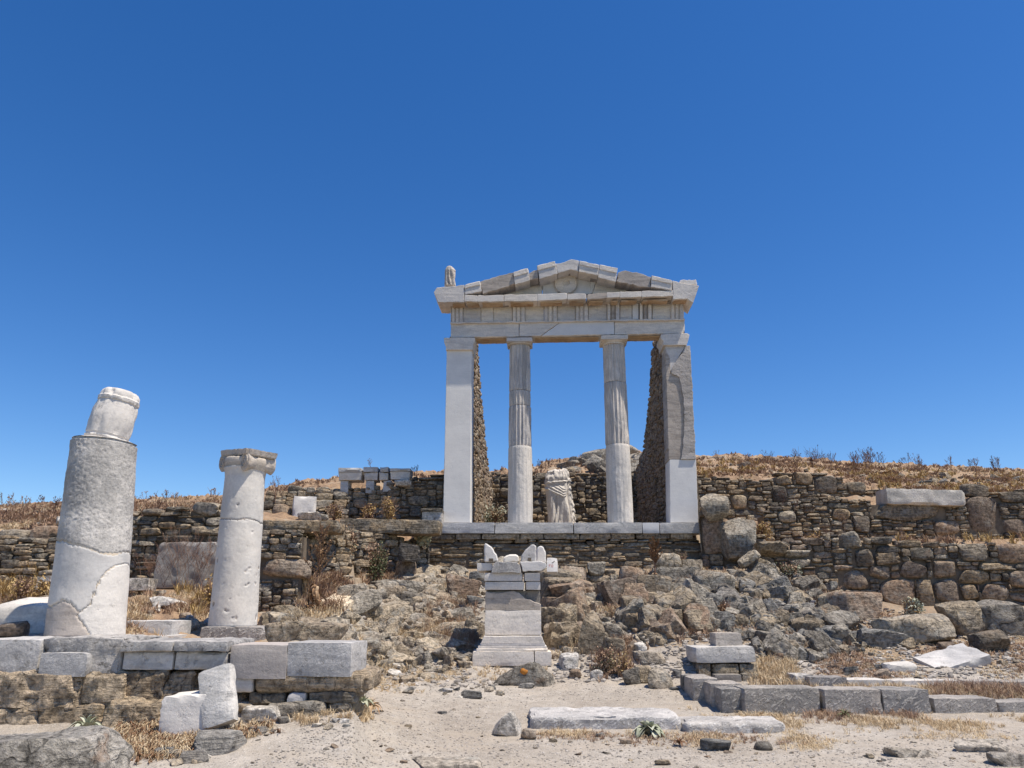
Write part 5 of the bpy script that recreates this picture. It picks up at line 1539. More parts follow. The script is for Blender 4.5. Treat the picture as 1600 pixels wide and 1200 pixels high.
rock('stone', 1368, 1038, 1394, 1056, 'greystone', 'flat grey stone left of the smaller pale rock', Y=11.6, boxy=.52)
rock('boulder', 1388, 958, 1499, 1010, 'bed_tan', 'broad tan and grey rock hump below the retaining wall', dep=.6, planes=14, boxy=.56, soft=22, noise=.09)
rock('boulder', 1351, 983, 1424, 1014, 'greystone', 'low dark wedge of rock left of the broad tan hump', tilt=14, **A3)
rock('boulder', 1486, 938, 1556, 994, 'bed_brown', 'brown craggy boulder below the retaining wall at right', noise=.1)
rock('boulder', 1549, 936, 1640, 996, 'bed_grey', 'grey craggy boulder cut by the right edge below the retaining wall', noise=.1)
rock('boulder', 1534, 984, 1592, 1023, 'schist_dark', 'dark boulder in dry grass above the rear kerb row at right', noise=.08, **{k: v for k, v in A3.items()})
rock('boulder', 1304, 919, 1382, 968, 'boulder', 'big smooth brown slab leaning on the left foot of the retaining wall', dep=.4, boxy=.56, tilt=10, planes=9)
rock('stone', 1470, 1003, 1496, 1016, 'boulder', 'small brown stone at the foot of the broad tan hump')
rock('pyramid_stone', 769, 1111, 816, 1151, 'palestone', 'white pyramid-shaped rock on the path left of the long marble block', planes=6, boxy=.52, soft=26, seed=417)
rock('stone', 814, 1139, 838, 1156, 'boulder', 'small brown stone right of the white pyramid-shaped rock')
rock('flat_stone', 1098, 1156, 1146, 1174, 'greystone', 'flat dark grey stone on the path below the shorter marble block', boxy=.5)
rock('stone', 1182, 1159, 1209, 1173, 'bed_grey', 'rounded grey stone right of the flat dark grey stone on the path', **RD)
rock('stone', 969, 1155, 988, 1163, 'boulder', 'small flat brown stone below the woolly plant on the path', boxy=.5)
rock('flat_stone', 1023, 1188, 1050, 1196, 'bed_brown', 'flat reddish stone near the bottom edge of the path', boxy=.5)
for a_, b_, c_, d_, l_ in ((1392, 1168, 1490, 1184, 'left dusty flat rock slab flush with the path at lower right'), (1496, 1160, 1580, 1176, 'middle dusty flat rock slab flush with the path at lower right'), (1560, 1178, 1660, 1198, 'dusty flat rock slab at the lower right corner of the path'), (640, 1190, 760, 1204, 'dusty flat rock slab at the lower edge of the path')):
    rock('rock_slab', a_, b_, c_, d_, 'dusty', l_, 'rock slab', boxy=.5, soft=40, planes=10, noise=.03, sink=1.2)
# heap at the foot of the platform
block('leaning_slab', 306, 1042, 360, 1128, .16, 'marble_grey', 'tall grey marble slab leaning against the stone platform', 'stone slab', Y=7.35, rx=-14, ry=-17, rnd=.03, rough=.008, chip=.04)
rock('boulder', 247, 1082, 342, 1150, 'marble_white', 'white angular boulder in front of the leaning marble slab', planes=9, boxy=.55, soft=34, noise=.035, dep=.6, seed=251)
rock('stone', 372, 1105, 431, 1130, 'palestone', 'low white wedge-shaped stone right of the leaning slab', planes=9, boxy=.5)
rock('stone', 345, 1122, 361, 1139, 'palestone', 'small white cube-like stone at the tip of the white boulder', **A3)
rock('boulder', 290, 1146, 368, 1181, 'greystone', 'dark grey angular rock in front of the white boulder', planes=14, boxy=.56, soft=36)
rock('flat_stone', 236, 1168, 268, 1182, 'greystone', 'small dark flat stone left of the dark grey angular rock', boxy=.5)
rock('flat_stone', 256, 1173, 300, 1186, 'bed_grey', 'middle flat grey stone below the dark grey angular rock', boxy=.5)
rock('flat_stone', 272, 1174, 322, 1194, 'greystone', 'front flat grey stone below the dark grey angular rock', boxy=.5)
rock('stone', 385, 1136, 414, 1148, 'greystone', 'small grey stone at the corner below the white wedge-shaped stone')
rock('stone', 396, 1124, 420, 1136, 'boulder', 'small brown stone behind the grey one below the white wedge')
rock('stone', 430, 1120, 450, 1131, 'greystone', 'little dark stone at the foot of the platform courses')
M['corner'] = stone_mat('mottled_grey_tan_rock', [(.32, .29, .25), (.44, .40, .35), (.52, .43, .32), (.37, .32, .265)], .15, .9, .25, .2, cracks=.5, csc=4.0)
rock('boulder', -90, 1152, 150, 1268, 'corner', 'very large grey-brown rock filling the lower left corner', planes=22, boxy=.60, soft=34, noise=.17, Y=5.3, dep=.7, sub=5)
# left background
rock('boulder', -40, 932, 78, 995, 'marble', 'large pale tilted slab at the left edge behind the platform', planes=8, boxy=.55, soft=30, Y=9.6, dep=.4)
rock('boulder', 40, 928, 84, 962, 'bed_brown', 'brown rock with orange lichen behind the pale tilted slab', Y=10.6)
rock('boulder', -20, 970, 32, 996, 'boulder', 'dark brown stone low at the left edge in front of the pale tilted slab', Y=8.9)
rock('boulder', 36, 820, 80, 853, 'boulder', 'dark boulder lying on the far left rubble wall', Y=14.6)
rock('boulder', -10, 824, 34, 850, 'schist_dark', 'dark boulder at the left edge on the far left rubble wall', Y=14.6)
rock('stone', 280, 966, 306, 984, 'bed_tan', 'round tan stone left of the slimmer column foot', **RD)
rock('boulder', 410, 970, 470, 1004, 'bed_tan', 'low tan rock hump right of the slimmer column foot', boxy=.66, soft=12)
rock('boulder', 452, 972, 538, 1002, 'bed_tan', 'long tan rock hump behind the right end of the platform', boxy=.6, soft=14, noise=.08)
block('plaster_panel', 238, 847, 342, 915, .16, 'plaster', 'grey plaster slab with rust-brown stains on the wall between the left columns', 'plaster slab', Y=13.82, rnd=.03, rough=.03, chip=.09, cell=.04)
for a, b, c, d, l in ((1092, 713, 1140, 734, 'low grey crag on the skyline just right of the temple'), (1186, 712, 1224, 728, 'dark crag on the skyline in the middle of the right hill'), (1250, 718, 1284, 732, 'dark flat crag on the skyline above the upper terrace wall')):
    rock('crag', a, b, c, d, 'boulder', l, Y=30, noise=.12, planes=16)

# ------------------------------------------------------------------ bedrock outcrops: rock pieces that belong to the ground
def inside(poly, x, y):
    c = False
    for (x0, y0), (x1, y1) in zip(poly, poly[1:] + poly[:1]):
        if (y0 > y) != (y1 > y) and x < (x1 - x0) * (y - y0) / (y1 - y0) + x0: c = not c
    return c
BASE = {}
def rock_variants(style, n=10):
    if style not in BASE:
        kw = {'round': dict(boxy=.64, soft=14, noise=.13), 'angular': dict(boxy=.54, soft=60, noise=.035, planes=22, nscale=3.5, strat=.03), 'crag': dict(boxy=.57, soft=46, noise=.09, planes=24, nscale=3.2, strat=.03), 'flat': dict(boxy=.52, soft=26, noise=.05, strat=.07)}[style]
        BASE[style] = [rock_np(9000 + len(BASE) * 100 + i, 4 if style in ('crag', 'angular') else 3, **{**dict(planes=12), **kw}) for i in range(n)]
    return BASE[style]
_rm = {}
def rmesh(name, style, i, mat):
    k = (name, style, i, mat)
    if k not in _rm:
        P, F = rock_variants(style)[i]
        _rm[k] = mesh_np(name, P, F, 24 if style in ('angular', 'crag') else 46, M[mat])
    return _rm[k]
def outcrop(label, poly, step, size, flat, mats, styles, seed, jit=.5, emb=.35, tilt=20, skip=(), ymax=19):
    rng = random.Random(seed)
    us_ = [p[0] for p in poly]; vs_ = [p[1] for p in poly]
    c = G((min(us_) + max(us_)) / 2, (min(vs_) + max(vs_)) / 2)
    th = thing('bedrock_outcrop', label, 'rock outcrop', c)
    n = 0
    v = min(vs_)
    while v < max(vs_):
        u = min(us_) + rng.uniform(0, step)
        while u < max(us_):
            a, b = u + rng.gauss(0, step * jit), v + rng.gauss(0, step * jit * .5)
            u += step * rng.uniform(.7, 1.4)
            if not inside(poly, a, b) or any(k[0] < a < k[2] and k[1] < b < k[3] for k in skip) or n >= 295: continue
            p = G(a, b)
            if p is None or p.y > ymax: continue
            s = min(1.5, max(.6, rng.lognormvariate(0, .36))) * rng.uniform(*size) * depth(b, p.y) / FPX
            st = rng.choice(styles)
            sc = (s * rng.uniform(.8, 1.25), s * rng.uniform(.7, 1.2), s * flat * rng.uniform(.7, 1.3))
            o = obj('rock', rmesh('rock', st, rng.randrange(10), rng.choice(mats)), th, p + Vector((0, sc[1] * .25, sc[2] * (.5 - emb))) - c, (R(rng.gauss(8, tilt * .6)), R(rng.gauss(0, tilt)), R(rng.gauss(0, 30) + rng.choice((0, 180)))), sc)
            n += 1
        v += step * .40
    return th
ALT = (735, 985, 866, 1060)
outcrop('pale tan bedrock with soft humps on the slope left of the altar', [(556, 945), (640, 905), (690, 900), (735, 905), (735, 1000), (690, 1040), (600, 1045), (556, 1010)], 25, (26, 56), .5, ('bed_tan', 'bed_tan', 'bed_tan', 'bed_tan', 'bed_grey'), ('round', 'flat', 'crag', 'crag'), 41, emb=.40, skip=(ALT, (520, 905, 570, 940), (690, 895, 752, 930)))
outcrop('tan bedrock ledges behind the platform end, below the dead plant', [(405, 985), (440, 955), (560, 935), (640, 905), (560, 1000), (470, 1000)], 26, (24, 52), .5, ('bed_tan', 'bed_tan', 'bed_brown'), ('round', 'flat', 'crag'), 42, emb=.40, skip=((455, 880, 520, 968), (490, 930, 548, 955), (300, 960, 408, 1010)))
outcrop('blocky fractured brown bedrock right of the altar', [(850, 935), (905, 915), (985, 925), (1090, 930), (1100, 1000), (1010, 1008), (950, 1020), (872, 1025)], 24, (24, 48), .9, ('bed_brown', 'bed_grey', 'bed_brown', 'boulder'), ('angular', 'angular', 'crag'), 43, emb=.30, tilt=14, skip=((740, 985, 866, 1060), (892, 950, 985, 1050), (985, 1000, 1050, 1040)))
outcrop('rough blue-grey bedrock spur below the retaining wall', [(1060, 930), (1105, 900), (1180, 895), (1250, 905), (1300, 935), (1330, 1005), (1300, 1040), (1200, 1030), (1185, 1000), (1110, 985)], 22, (18, 42), .75, ('bed_grey', 'bed_grey', 'greystone', 'bed_grey', 'bed_brown'), ('crag', 'crag', 'angular'), 44, emb=.30, tilt=28, skip=((1090, 985, 1185, 1060), (1088, 888, 1155, 925)))
outcrop('broken ledges of brown rock behind the altar, in front of the terrace wall', [(655, 882), (860, 882), (860, 902), (655, 905)], 24, (20, 36), .6, ('bed_brown', 'bed_tan', 'bed_grey'), ('flat', 'angular'), 45)
outcrop('scattered brown rock ledges below the middle of the terrace wall', [(870, 905), (1090, 905), (1090, 935), (900, 930)], 30, (18, 34), .6, ('bed_brown', 'bed_grey', 'bed_tan'), ('flat', 'angular', 'round'), 46, skip=((742, 850, 866, 1060), (966, 884, 1100, 936)))

outcrop('rugged grey crag on the skyline behind the statue and the right temple column', [(872, 742), (890, 730), (912, 720), (940, 712), (985, 706), (1014, 704), (1014, 744)], 14, (16, 30), .7, ('bed_grey', 'bed_brown', 'bed_grey'), ('crag', 'angular'), 47, ymax=40, emb=.40)

for (lab, poly, mats_, sd) in (('small broken rock wedged among the blocky brown bedrock right of the altar', [(868, 905), (1090, 900), (1100, 1000), (1010, 1012), (870, 1030)], ('bed_brown', 'bed_grey', 'bed_tan', 'boulder'), 81),
                             ('small broken rock wedged among the boulders of the blue-grey spur', [(1060, 930), (1105, 900), (1250, 905), (1330, 950), (1370, 1010), (1300, 1045), (1195, 1035), (1110, 985)], ('bed_grey', 'greystone', 'bed_brown'), 82),
                             ('small broken rock between the pale tan humps left of the altar', [(556, 930), (735, 895), (735, 1035), (690, 1055), (560, 1055)], ('bed_tan', 'bed_tan', 'bed_brown', 'bed_grey'), 83)):
    outcrop(lab, poly, 15, (9, 19), .8, mats_, ('angular', 'angular', 'flat', 'crag'), sd, jit=.6, emb=.2, tilt=26, skip=((735, 985, 866, 1060),))

# loose stones one by one, each kind of them in its own stretch of ground
LOOSE = []
def loose(name, label, cat, group, region, n, size, mats, styles, seed, flat=.55, skip=(), ymax=20):
    rng = random.Random(seed); k = 0; tries = 0
    us_ = [p[0] for p in region]; vs_ = [p[1] for p in region]
    while k < n and tries < n * 20:
        tries += 1
        a, b = rng.uniform(min(us_), max(us_)), rng.uniform(min(vs_), max(vs_))
        if not inside(region, a, b) or any(q[0] < a < q[2] and q[1] < b < q[3] for q in skip): continue
        p = G(a, b)
        if p is None or p.y > ymax: continue
        s = min(size[1] * 1.3, size[0] + rng.expovariate(2.2 / (size[1] - size[0]))) * depth(b, p.y) / FPX
        sc = (s * rng.uniform(.8, 1.2), s * rng.uniform(.6, 1.1), s * flat * rng.uniform(.6, 1.3))
        o = obj(name, rmesh(name, rng.choice(styles), rng.randrange(10), rng.choice(mats)), None, p + Vector((0, 0, sc[2] * .14)), (R(rng.gauss(0, 10)), R(rng.gauss(0, 10)), rng.uniform(0, 6.28)), sc)
        tag(o, label, cat, group); k += 1
        LOOSE.append((s / depth(b, p.y), o))
PATHSK = ((825, 1095, 1240, 1150), (765, 1105, 820, 1155), (730, 1010, 868, 1062), (1075, 1000, 1700, 1130), (0, 1000, 590, 1140), (0, 1130, 380, 1200))
loose('loose_stone', 'small loose grey or brown stone scattered on the pale dusty path', 'stone', 'small stones on the dusty path', [(560, 1062), (1070, 1070), (1090, 1100), (1300, 1160), (1600, 1150), (1600, 1200), (380, 1200), (470, 1140)], 110, (4, 14), ('greystone', 'bed_brown', 'greystone', 'palestone', 'boulder'), ('angular', 'flat', 'crag'), 51, .36, PATHSK)
loose('loose_stone', 'small loose stone on the rubbly foot of the slope left of the altar', 'stone', 'small stones left of the altar', [(560, 1000), (735, 990), (735, 1050), (790, 1085), (690, 1090), (570, 1075)], 95, (6, 24), ('greystone', 'bed_tan', 'bed_tan', 'bed_brown', 'palestone'), ('angular', 'flat', 'round'), 52, .5, PATHSK[2:3])
loose('loose_stone', 'small loose stone on the rocky slope between altar and temple terrace', 'stone', 'small stones on the upper slope', [(500, 925), (690, 895), (900, 900), (1100, 900), (1090, 1000), (860, 1040), (740, 1000), (560, 1000)], 130, (7, 22), ('bed_tan', 'bed_brown', 'greystone', 'bed_grey', 'boulder'), ('angular', 'round', 'flat'), 53, .6, ((735, 985, 866, 1060),))
loose('loose_stone', 'small loose stone in the dry ground above the kerb rows at right', 'stone', 'small stones at the right', [(1190, 1030), (1330, 960), (1600, 985), (1600, 1060), (1200, 1065)], 85, (6, 22), ('greystone', 'bed_brown', 'bed_grey', 'boulder'), ('angular', 'flat'), 54, .55, ((1440, 1005, 1560, 1070),))
loose('loose_stone', 'small loose stone among the rocks of the blue-grey spur', 'stone', 'small stones on the grey spur', [(1100, 900), (1290, 905), (1380, 990), (1300, 1045), (1190, 1040), (1110, 985)], 80, (6, 20), ('bed_grey', 'greystone', 'bed_grey', 'palestone'), ('crag', 'angular'), 55, .7)
loose('loose_stone', 'small loose stone in the weedy ground behind the platform', 'stone', 'small stones behind the platform', [(0, 925), (400, 930), (410, 985), (0, 990)], 50, (6, 18), ('bed_tan', 'palestone', 'boulder'), ('angular', 'round'), 56, .6)
loose('loose_stone', 'small stone lying on the scrubby hill above the right-hand walls', 'stone', 'stones on the right hill', [(1100, 725), (1600, 750), (1600, 765), (1400, 762), (1300, 735), (1100, 740)], 70, (4, 14), ('boulder', 'greystone', 'bed_brown'), ('angular', 'flat'), 57, .6, ymax=60)
loose('loose_stone', 'small stone lying on the dry hill at the far left', 'stone', 'stones on the left hill', [(0, 795), (100, 800), (100, 825), (0, 830)], 24, (5, 16), ('boulder', 'greystone', 'palestone'), ('angular', 'flat'), 58, .6, ymax=60)
loose('loose_stone', 'small stone at the foot of the stone platform in dry litter', 'stone', 'small stones at the platform foot', [(190, 1150), (380, 1140), (560, 1115), (570, 1130), (400, 1160), (300, 1200), (190, 1200)], 36, (5, 16), ('greystone', 'bed_tan', 'palestone'), ('angular', 'flat'), 59, .5)

LOOSE.sort(key=lambda q: -q[0])
def join_rest(rest):
    V, F, n = [], [], 0
    for _, o in rest:
        m = np.array(Matrix.LocRotScale(o.location, o.rotation_euler, o.scale))
        P, f = ico(2); r = random.Random(n)
        q = rock_np(7000 + n % 13, 2, 12, .56, 30, .06)[0]
        V.append(q @ m[:3, :3].T + m[:3, 3]); F += [[i + n for i in t] for t in f]; n += len(q)
        bpy.data.objects.remove(o)
    o = obj('stone_rubble', mesh_np('stone_rubble', np.concatenate(V), F, 35, M['bed_brown'])); o['kind'] = 'stuff'
join_rest(LOOSE[285:])

def gravel(name, region, n, size, mat, seed, skip=(), ymax=20):
    """countless chips, one object"""
    rng = random.Random(seed); V, F = [], []
    us_ = [p[0] for p in region]; vs_ = [p[1] for p in region]
    base, bf = ico(1); k = 0; tries = 0
    while k < n and tries < n * 8:
        tries += 1
        a, b = rng.uniform(min(us_), max(us_)), rng.uniform(min(vs_), max(vs_))
        if not inside(region, a, b) or any(q[0] < a < q[2] and q[1] < b < q[3] for q in skip): continue
        p = G(a, b)
        if p is None or p.y > ymax: continue
        s = rng.uniform(*size) * .5
        m = np.array(Euler((rng.uniform(0, 6), rng.uniform(0, 6), rng.uniform(0, 6))).to_matrix())
        q = base * (1 + RNG.uniform(-.3, .3, (len(base), 1)))
        q = (q @ m.T) * np.array((s * rng.uniform(.8, 1.5), s * rng.uniform(.7, 1.2), s * rng.uniform(.35, .8))) + np.array(p) + (0, 0, s * .2)
        o = k * len(base)
        V.append(q); F += [[i + o for i in f] for f in bf]; k += 1
    o = obj(name, mesh_np(name, np.concatenate(V), F, 0, M[mat])); o['kind'] = 'stuff'
M['chips'] = simple_mat('stone_chips', [(.18, .165, .15), (.27, .24, .21), (.38, .335, .29), (.52, .475, .43)], 9, .2, rnd=False)
gravel('gravel', [(560, 1040), (1070, 1060), (1300, 1150), (1600, 1140), (1600, 1200), (380, 1200), (470, 1140)], 5500, (.005, .024), 'chips', 61, PATHSK[:4])
gravel('gravel', [(540, 930), (700, 895), (1090, 895), (1380, 950), (1600, 985), (1600, 1060), (1190, 1060), (1080, 1060), (560, 1080)], 7000, (.012, .09), 'chips', 62, ((735, 985, 866, 1060),))
# ------------------------------------------------------------------ plants
import mathutils.noise as mnoise
def place(u, v, Y=None):
    if Y is not None:
        x = (u - 800) / FPX * depth(v, Y)
        return Vector((x, Y, ZV(v, Y)))
    return G(u, v)

def blades(V, F, p, h, n, w, spread, rng, droop=.5):
    for _ in range(n):
        a = rng.uniform(0, 6.283); L = h * rng.uniform(.5, 1.15); le = rng.uniform(.1, 1) * spread
        dx, dy = math.cos(a), math.sin(a)
        b = p + Vector((rng.gauss(0, .25) * h * .5, rng.gauss(0, .25) * h * .5, -.01))
        m = b + Vector((dx * le * L * .4, dy * le * L * .4, L * .6))
        t = b + Vector((dx * le * L, dy * le * L, L * (1 - droop * le * .5)))
        sx, sy = -dy * w, dx * w
        if rng.random() < .5: sx, sy = w, rng.uniform(-w, w) * .5
        i = len(V)
        V += [(b.x - sx, b.y - sy, b.z), (b.x + sx, b.y + sy, b.z), (m.x - sx * .7, m.y - sy * .7, m.z), (m.x + sx * .7, m.y + sy * .7, m.z), (t.x, t.y, t.z)]
        F += [[i, i + 1, i + 3, i + 2], [i + 2, i + 3, i + 4]]

def grass(name, region, n, h, mat, seed, nb=9, w=.004, spread=.8, clump=.0, skip=(), ymax=70, droop=.5, flat=False):
    rng = random.Random(seed); V, F = [], []
    us_ = [p[0] for p in region]; vs_ = [p[1] for p in region]
    k = tries = 0
    while k < n and tries < n * 10:
        tries += 1
        a, b = rng.uniform(min(us_), max(us_)), rng.uniform(min(vs_), max(vs_))
        if not inside(region, a, b) or any(q[0] < a < q[2] and q[1] < b < q[3] for q in skip): continue
        a += rng.gauss(0, 7); b += rng.gauss(0, 3)
        p = G(a, b)
        if p is None or p.y > ymax: continue
        if clump and mnoise.fractal(Vector((p.x * clump, p.y * clump, seed * .7)), 1.0, 2.0, 3) < rng.uniform(-.05, .45): continue
        blades(V, F, p, rng.uniform(*h), nb, w * rng.uniform(.7, 1.4), spread, rng, droop); k += 1
    o = obj(name, mesh_np(name, V, F, 0, M[mat])); o['kind'] = 'stuff'
    return o

K_ = lambda *a: list(a)
PLANTSKIP = ((700, 400, 1100, 835),)
grass('dry_scrub', [(1088, 712), (1220, 716), (1300, 722), (1450, 728), (1600, 738), (1620, 775), (1500, 772), (1400, 768), (1320, 752), (1280, 738), (1210, 748), (1088, 742)], 4200, (.04, .15), 'straw_brown', 71, 7, .013, 1.2, .9)
grass('dry_grass', [(1088, 712), (1220, 716), (1300, 722), (1450, 728), (1600, 738), (1620, 775), (1500, 772), (1400, 768), (1320, 752), (1280, 738), (1210, 748), (1088, 742)], 1900, (.03, .11), 'straw', 72, 6, .011, 1.3, 1.1)
grass('golden_scrub', [(1088, 720), (1600, 742), (1620, 772), (1400, 766), (1300, 738), (1088, 740)], 500, (.08, .2), 'gold', 73, 9, .014, 1.0, 1.2)
grass('dry_scrub', [(-40, 792), (100, 790), (350, 778), (352, 800), (200, 806), (100, 826), (-40, 840)], 2200, (.05, .16), 'straw_brown', 74, 7, .012, 1.0, .5)
grass('dry_grass', [(-40, 792), (100, 790), (350, 778), (352, 800), (200, 806), (100, 826), (-40, 840)], 1300, (.04, .13), 'straw', 75, 7, .009, 1.0, .6)
grass('dry_scrub', [(400, 758), (540, 745), (700, 735), (700, 745), (540, 765), (420, 790)], 450, (.05, .14), 'straw_brown', 76, 7, .012, 1.0, .8)
grass('dry_scrub', [(700, 735), (900, 712), (1010, 706), (1010, 742), (700, 750)], 500, (.05, .16), 'straw_brown', 76, 7, .012, 1.0, ymax=40)
grass('dry_scrub', [(1190, 800), (1290, 835), (1400, 846), (1600, 852), (1600, 838), (1300, 832), (1200, 790)], 700, (.07, .22), 'straw_brown', 77, 9, .008, .9, .7)
grass('golden_scrub', [(1160, 812), (1215, 820), (1250, 850), (1300, 838), (1600, 850), (1600, 840), (1300, 830)], 110, (.08, .22), 'gold', 78, 12, .008, .9, .7)
# litter and dry grass behind the platform
BACKL = [(0, 900), (95, 900), (200, 905), (345, 900), (345, 985), (280, 990), (0, 985)]
grass('dry_grass', BACKL, 800, (.06, .22), 'straw_brown', 79, 9, .005, 1.2, 1.2)
grass('dry_grass', BACKL, 1100, (.04, .16), 'straw', 80, 9, .004, 1.5, 1.0)
grass('golden_scrub', [(0, 900), (95, 895), (95, 940), (0, 945)], 160, (.12, .3), 'gold', 81, 16, .008, .9)
grass('golden_scrub', [(270, 900), (345, 895), (345, 960), (300, 965)], 50, (.12, .28), 'gold', 82, 14, .008, .9)
grass('dry_grass', [(405, 940), (480, 910), (560, 890), (690, 880), (690, 905), (560, 950), (440, 985)], 900, (.06, .24), 'straw_brown', 83, 8, .006, 1.1, .7)
grass('dry_grass', [(405, 940), (480, 910), (560, 890), (690, 880), (690, 905), (560, 950), (440, 985)], 500, (.06, .2), 'straw', 84, 8, .006, 1.1, .7)
# slope
grass('dry_grass', [(556, 940), (735, 900), (735, 1035), (560, 1060)], 1100, (.05, .2), 'straw', 85, 9, .004, 1.2, 1.3)
grass('dry_grass', [(660, 945), (738, 940), (738, 1015), (690, 1020), (655, 985)], 420, (.08, .26), 'straw_brown', 86, 11, .004, 1.1)
grass('dry_grass', [(860, 900), (1100, 880), (1330, 930), (1330, 1040), (1100, 1000), (870, 1030)], 1300, (.05, .2), 'straw_brown', 87, 9, .005, 1.2, 1.1)
grass('dry_grass', [(860, 900), (1100, 880), (1330, 930), (1330, 1040), (1100, 1000), (870, 1030)], 700, (.05, .18), 'straw', 88, 9, .004, 1.2, 1.1)
grass('dry_litter', [(1188, 1000), (1320, 950), (1600, 975), (1600, 1060), (1190, 1062)], 1700, (.03, .11), 'straw_brown', 89, 8, .004, 1.6, 1.1, droop=1.2)
grass('dry_litter', [(1188, 1000), (1320, 950), (1600, 975), (1600, 1060), (1190, 1062)], 1100, (.02, .10), 'straw', 90, 8, .0035, 1.6, 1.2, droop=1.2)
grass('dry_grass', [(945, 1010), (985, 1000), (990, 1055), (930, 1060)], 260, (.06, .2), 'straw_brown', 91, 10, .004, 1.0)
grass('dry_grass', [(735, 1042), (870, 1046), (870, 1064), (730, 1066)], 130, (.03, .11), 'straw', 92, 9, .003, 1.2)
grass('dry_grass', [(1185, 1030), (1240, 1040), (1250, 1072), (1180, 1072)], 380, (.06, .2), 'straw', 93, 10, .004, 1.2)
# in front of the kerbs, thick and golden
grass('dry_grass', [(1062, 1104), (1130, 1112), (1290, 1120), (1640, 1119), (1640, 1138), (1300, 1142), (1100, 1126)], 1100, (.02, .10), 'straw', 94, 8, .0024, 1.7, 2.2, skip=((1060, 1000, 1160, 1090),))
grass('dry_grass', [(1250, 1112), (1290, 1112), (1640, 1116), (1640, 1124), (1260, 1126)], 260, (.03, .12), 'straw_brown', 95, 9, .0024, 1.4, 2.0)
grass('dry_grass', [(1190, 1066), (1300, 1072), (1640, 1082), (1640, 1098), (1460, 1092), (1300, 1078)], 800, (.04, .13), 'straw', 96, 11, .003, 1.0)
grass('dry_grass', [(1460, 1076), (1640, 1080), (1640, 1092), (1460, 1092)], 420, (.05, .2), 'straw_brown', 97, 11, .003, 1.0)
grass('dry_grass', [(835, 1142), (1000, 1146), (1075, 1146), (1235, 1150), (1270, 1150), (1270, 1164), (1100, 1166), (840, 1152)], 420, (.02, .07), 'straw_brown', 98, 8, .0024, 1.6, 2.2)
grass('dry_grass', [(835, 1142), (1075, 1144), (1270, 1146), (1270, 1160), (840, 1150)], 420, (.02, .08), 'straw', 99, 8, .0024, 1.6, 2.0)
grass('dry_grass', [(468, 1118), (560, 1104), (590, 1104), (560, 1128), (470, 1136)], 420, (.03, .11), 'straw', 100, 8, .0024, 1.5, 2.5)
grass('dry_litter', [(190, 1140), (250, 1122), (260, 1150), (340, 1150), (420, 1128), (420, 1140), (300, 1180), (190, 1185)], 1000, (.03, .12), 'straw', 101, 9, .003, 1.6, droop=1.3)
grass('dry_litter', [(190, 1140), (250, 1122), (260, 1150), (340, 1150), (420, 1128), (420, 1140), (300, 1180), (190, 1185)], 500, (.03, .12), 'deadleaf', 102, 7, .006, 1.6, droop=1.3)
grass('dry_litter', [(560, 1050), (735, 1040), (735, 1062), (640, 1085), (565, 1085)], 600, (.02, .08), 'straw', 103, 7, .003, 1.6, 1.0, droop=1.3)

grass('dry_litter', [(1100, 1122), (1290, 1132), (1640, 1128), (1640, 1150), (1250, 1160), (1060, 1140)], 700, (.02, .09), 'straw', 104, 5, .0022, 2.0, 1.4, droop=1.6)
grass('dry_litter', [(830, 1146), (1280, 1150), (1300, 1172), (830, 1162)], 500, (.02, .08), 'straw', 105, 5, .0022, 2.0, 1.4, droop=1.6)
# shrubs: many small leaves on twigs
def leaf_cloud(c, rx, ry, rz, n, size, rng, lumps=5):
    V, F = [], []
    cs = [Vector((rng.uniform(-.55, .55) * rx, rng.uniform(-.55, .55) * ry, rng.uniform(.25, .8) * rz)) for _ in range(lumps)]
    for _ in range(n):
        q = rng.choice(cs)
        d = Vector((rng.gauss(0, 1), rng.gauss(0, 1), rng.gauss(0, 1))).normalized() * rng.random() ** .55
        p = c + q + Vector((d.x * rx * .48, d.y * ry * .48, d.z * rz * .36))
        if p.z < c.z: p.z = c.z + rng.random() * .04
        a = Vector((rng.gauss(0, 1), rng.gauss(0, 1), rng.gauss(.4, 1))).normalized() * size * rng.uniform(.6, 1.4)
        b = a.cross(Vector((rng.gauss(0, 1), rng.gauss(0, 1), rng.gauss(0, 1)))).normalized() * size * .32
        i = len(V); V += [tuple(p - a * .5), tuple(p + b), tuple(p + a * .6), tuple(p - b)]; F.append([i, i + 1, i + 2, i + 3])
    return V, F
def tube(V, F, pts, r0, r1, k=4):
    n = len(pts)
    for i, p in enumerate(pts):
        d = (pts[min(i + 1, n - 1)] - pts[max(i - 1, 0)]).normalized()
        s = d.cross(Vector((.3, .9, .1))).normalized(); t = d.cross(s)
        r = r0 + (r1 - r0) * i / max(1, n - 1)
        for j in range(k):
            a = 6.2832 * j / k; V.append(tuple(p + s * math.cos(a) * r + t * math.sin(a) * r))
    b = len(V) - n * k
    for i in range(n - 1):
        for j in range(k):
            F.append([b + i * k + j, b + i * k + (j + 1) % k, b + (i + 1) * k + (j + 1) % k, b + (i + 1) * k + j])
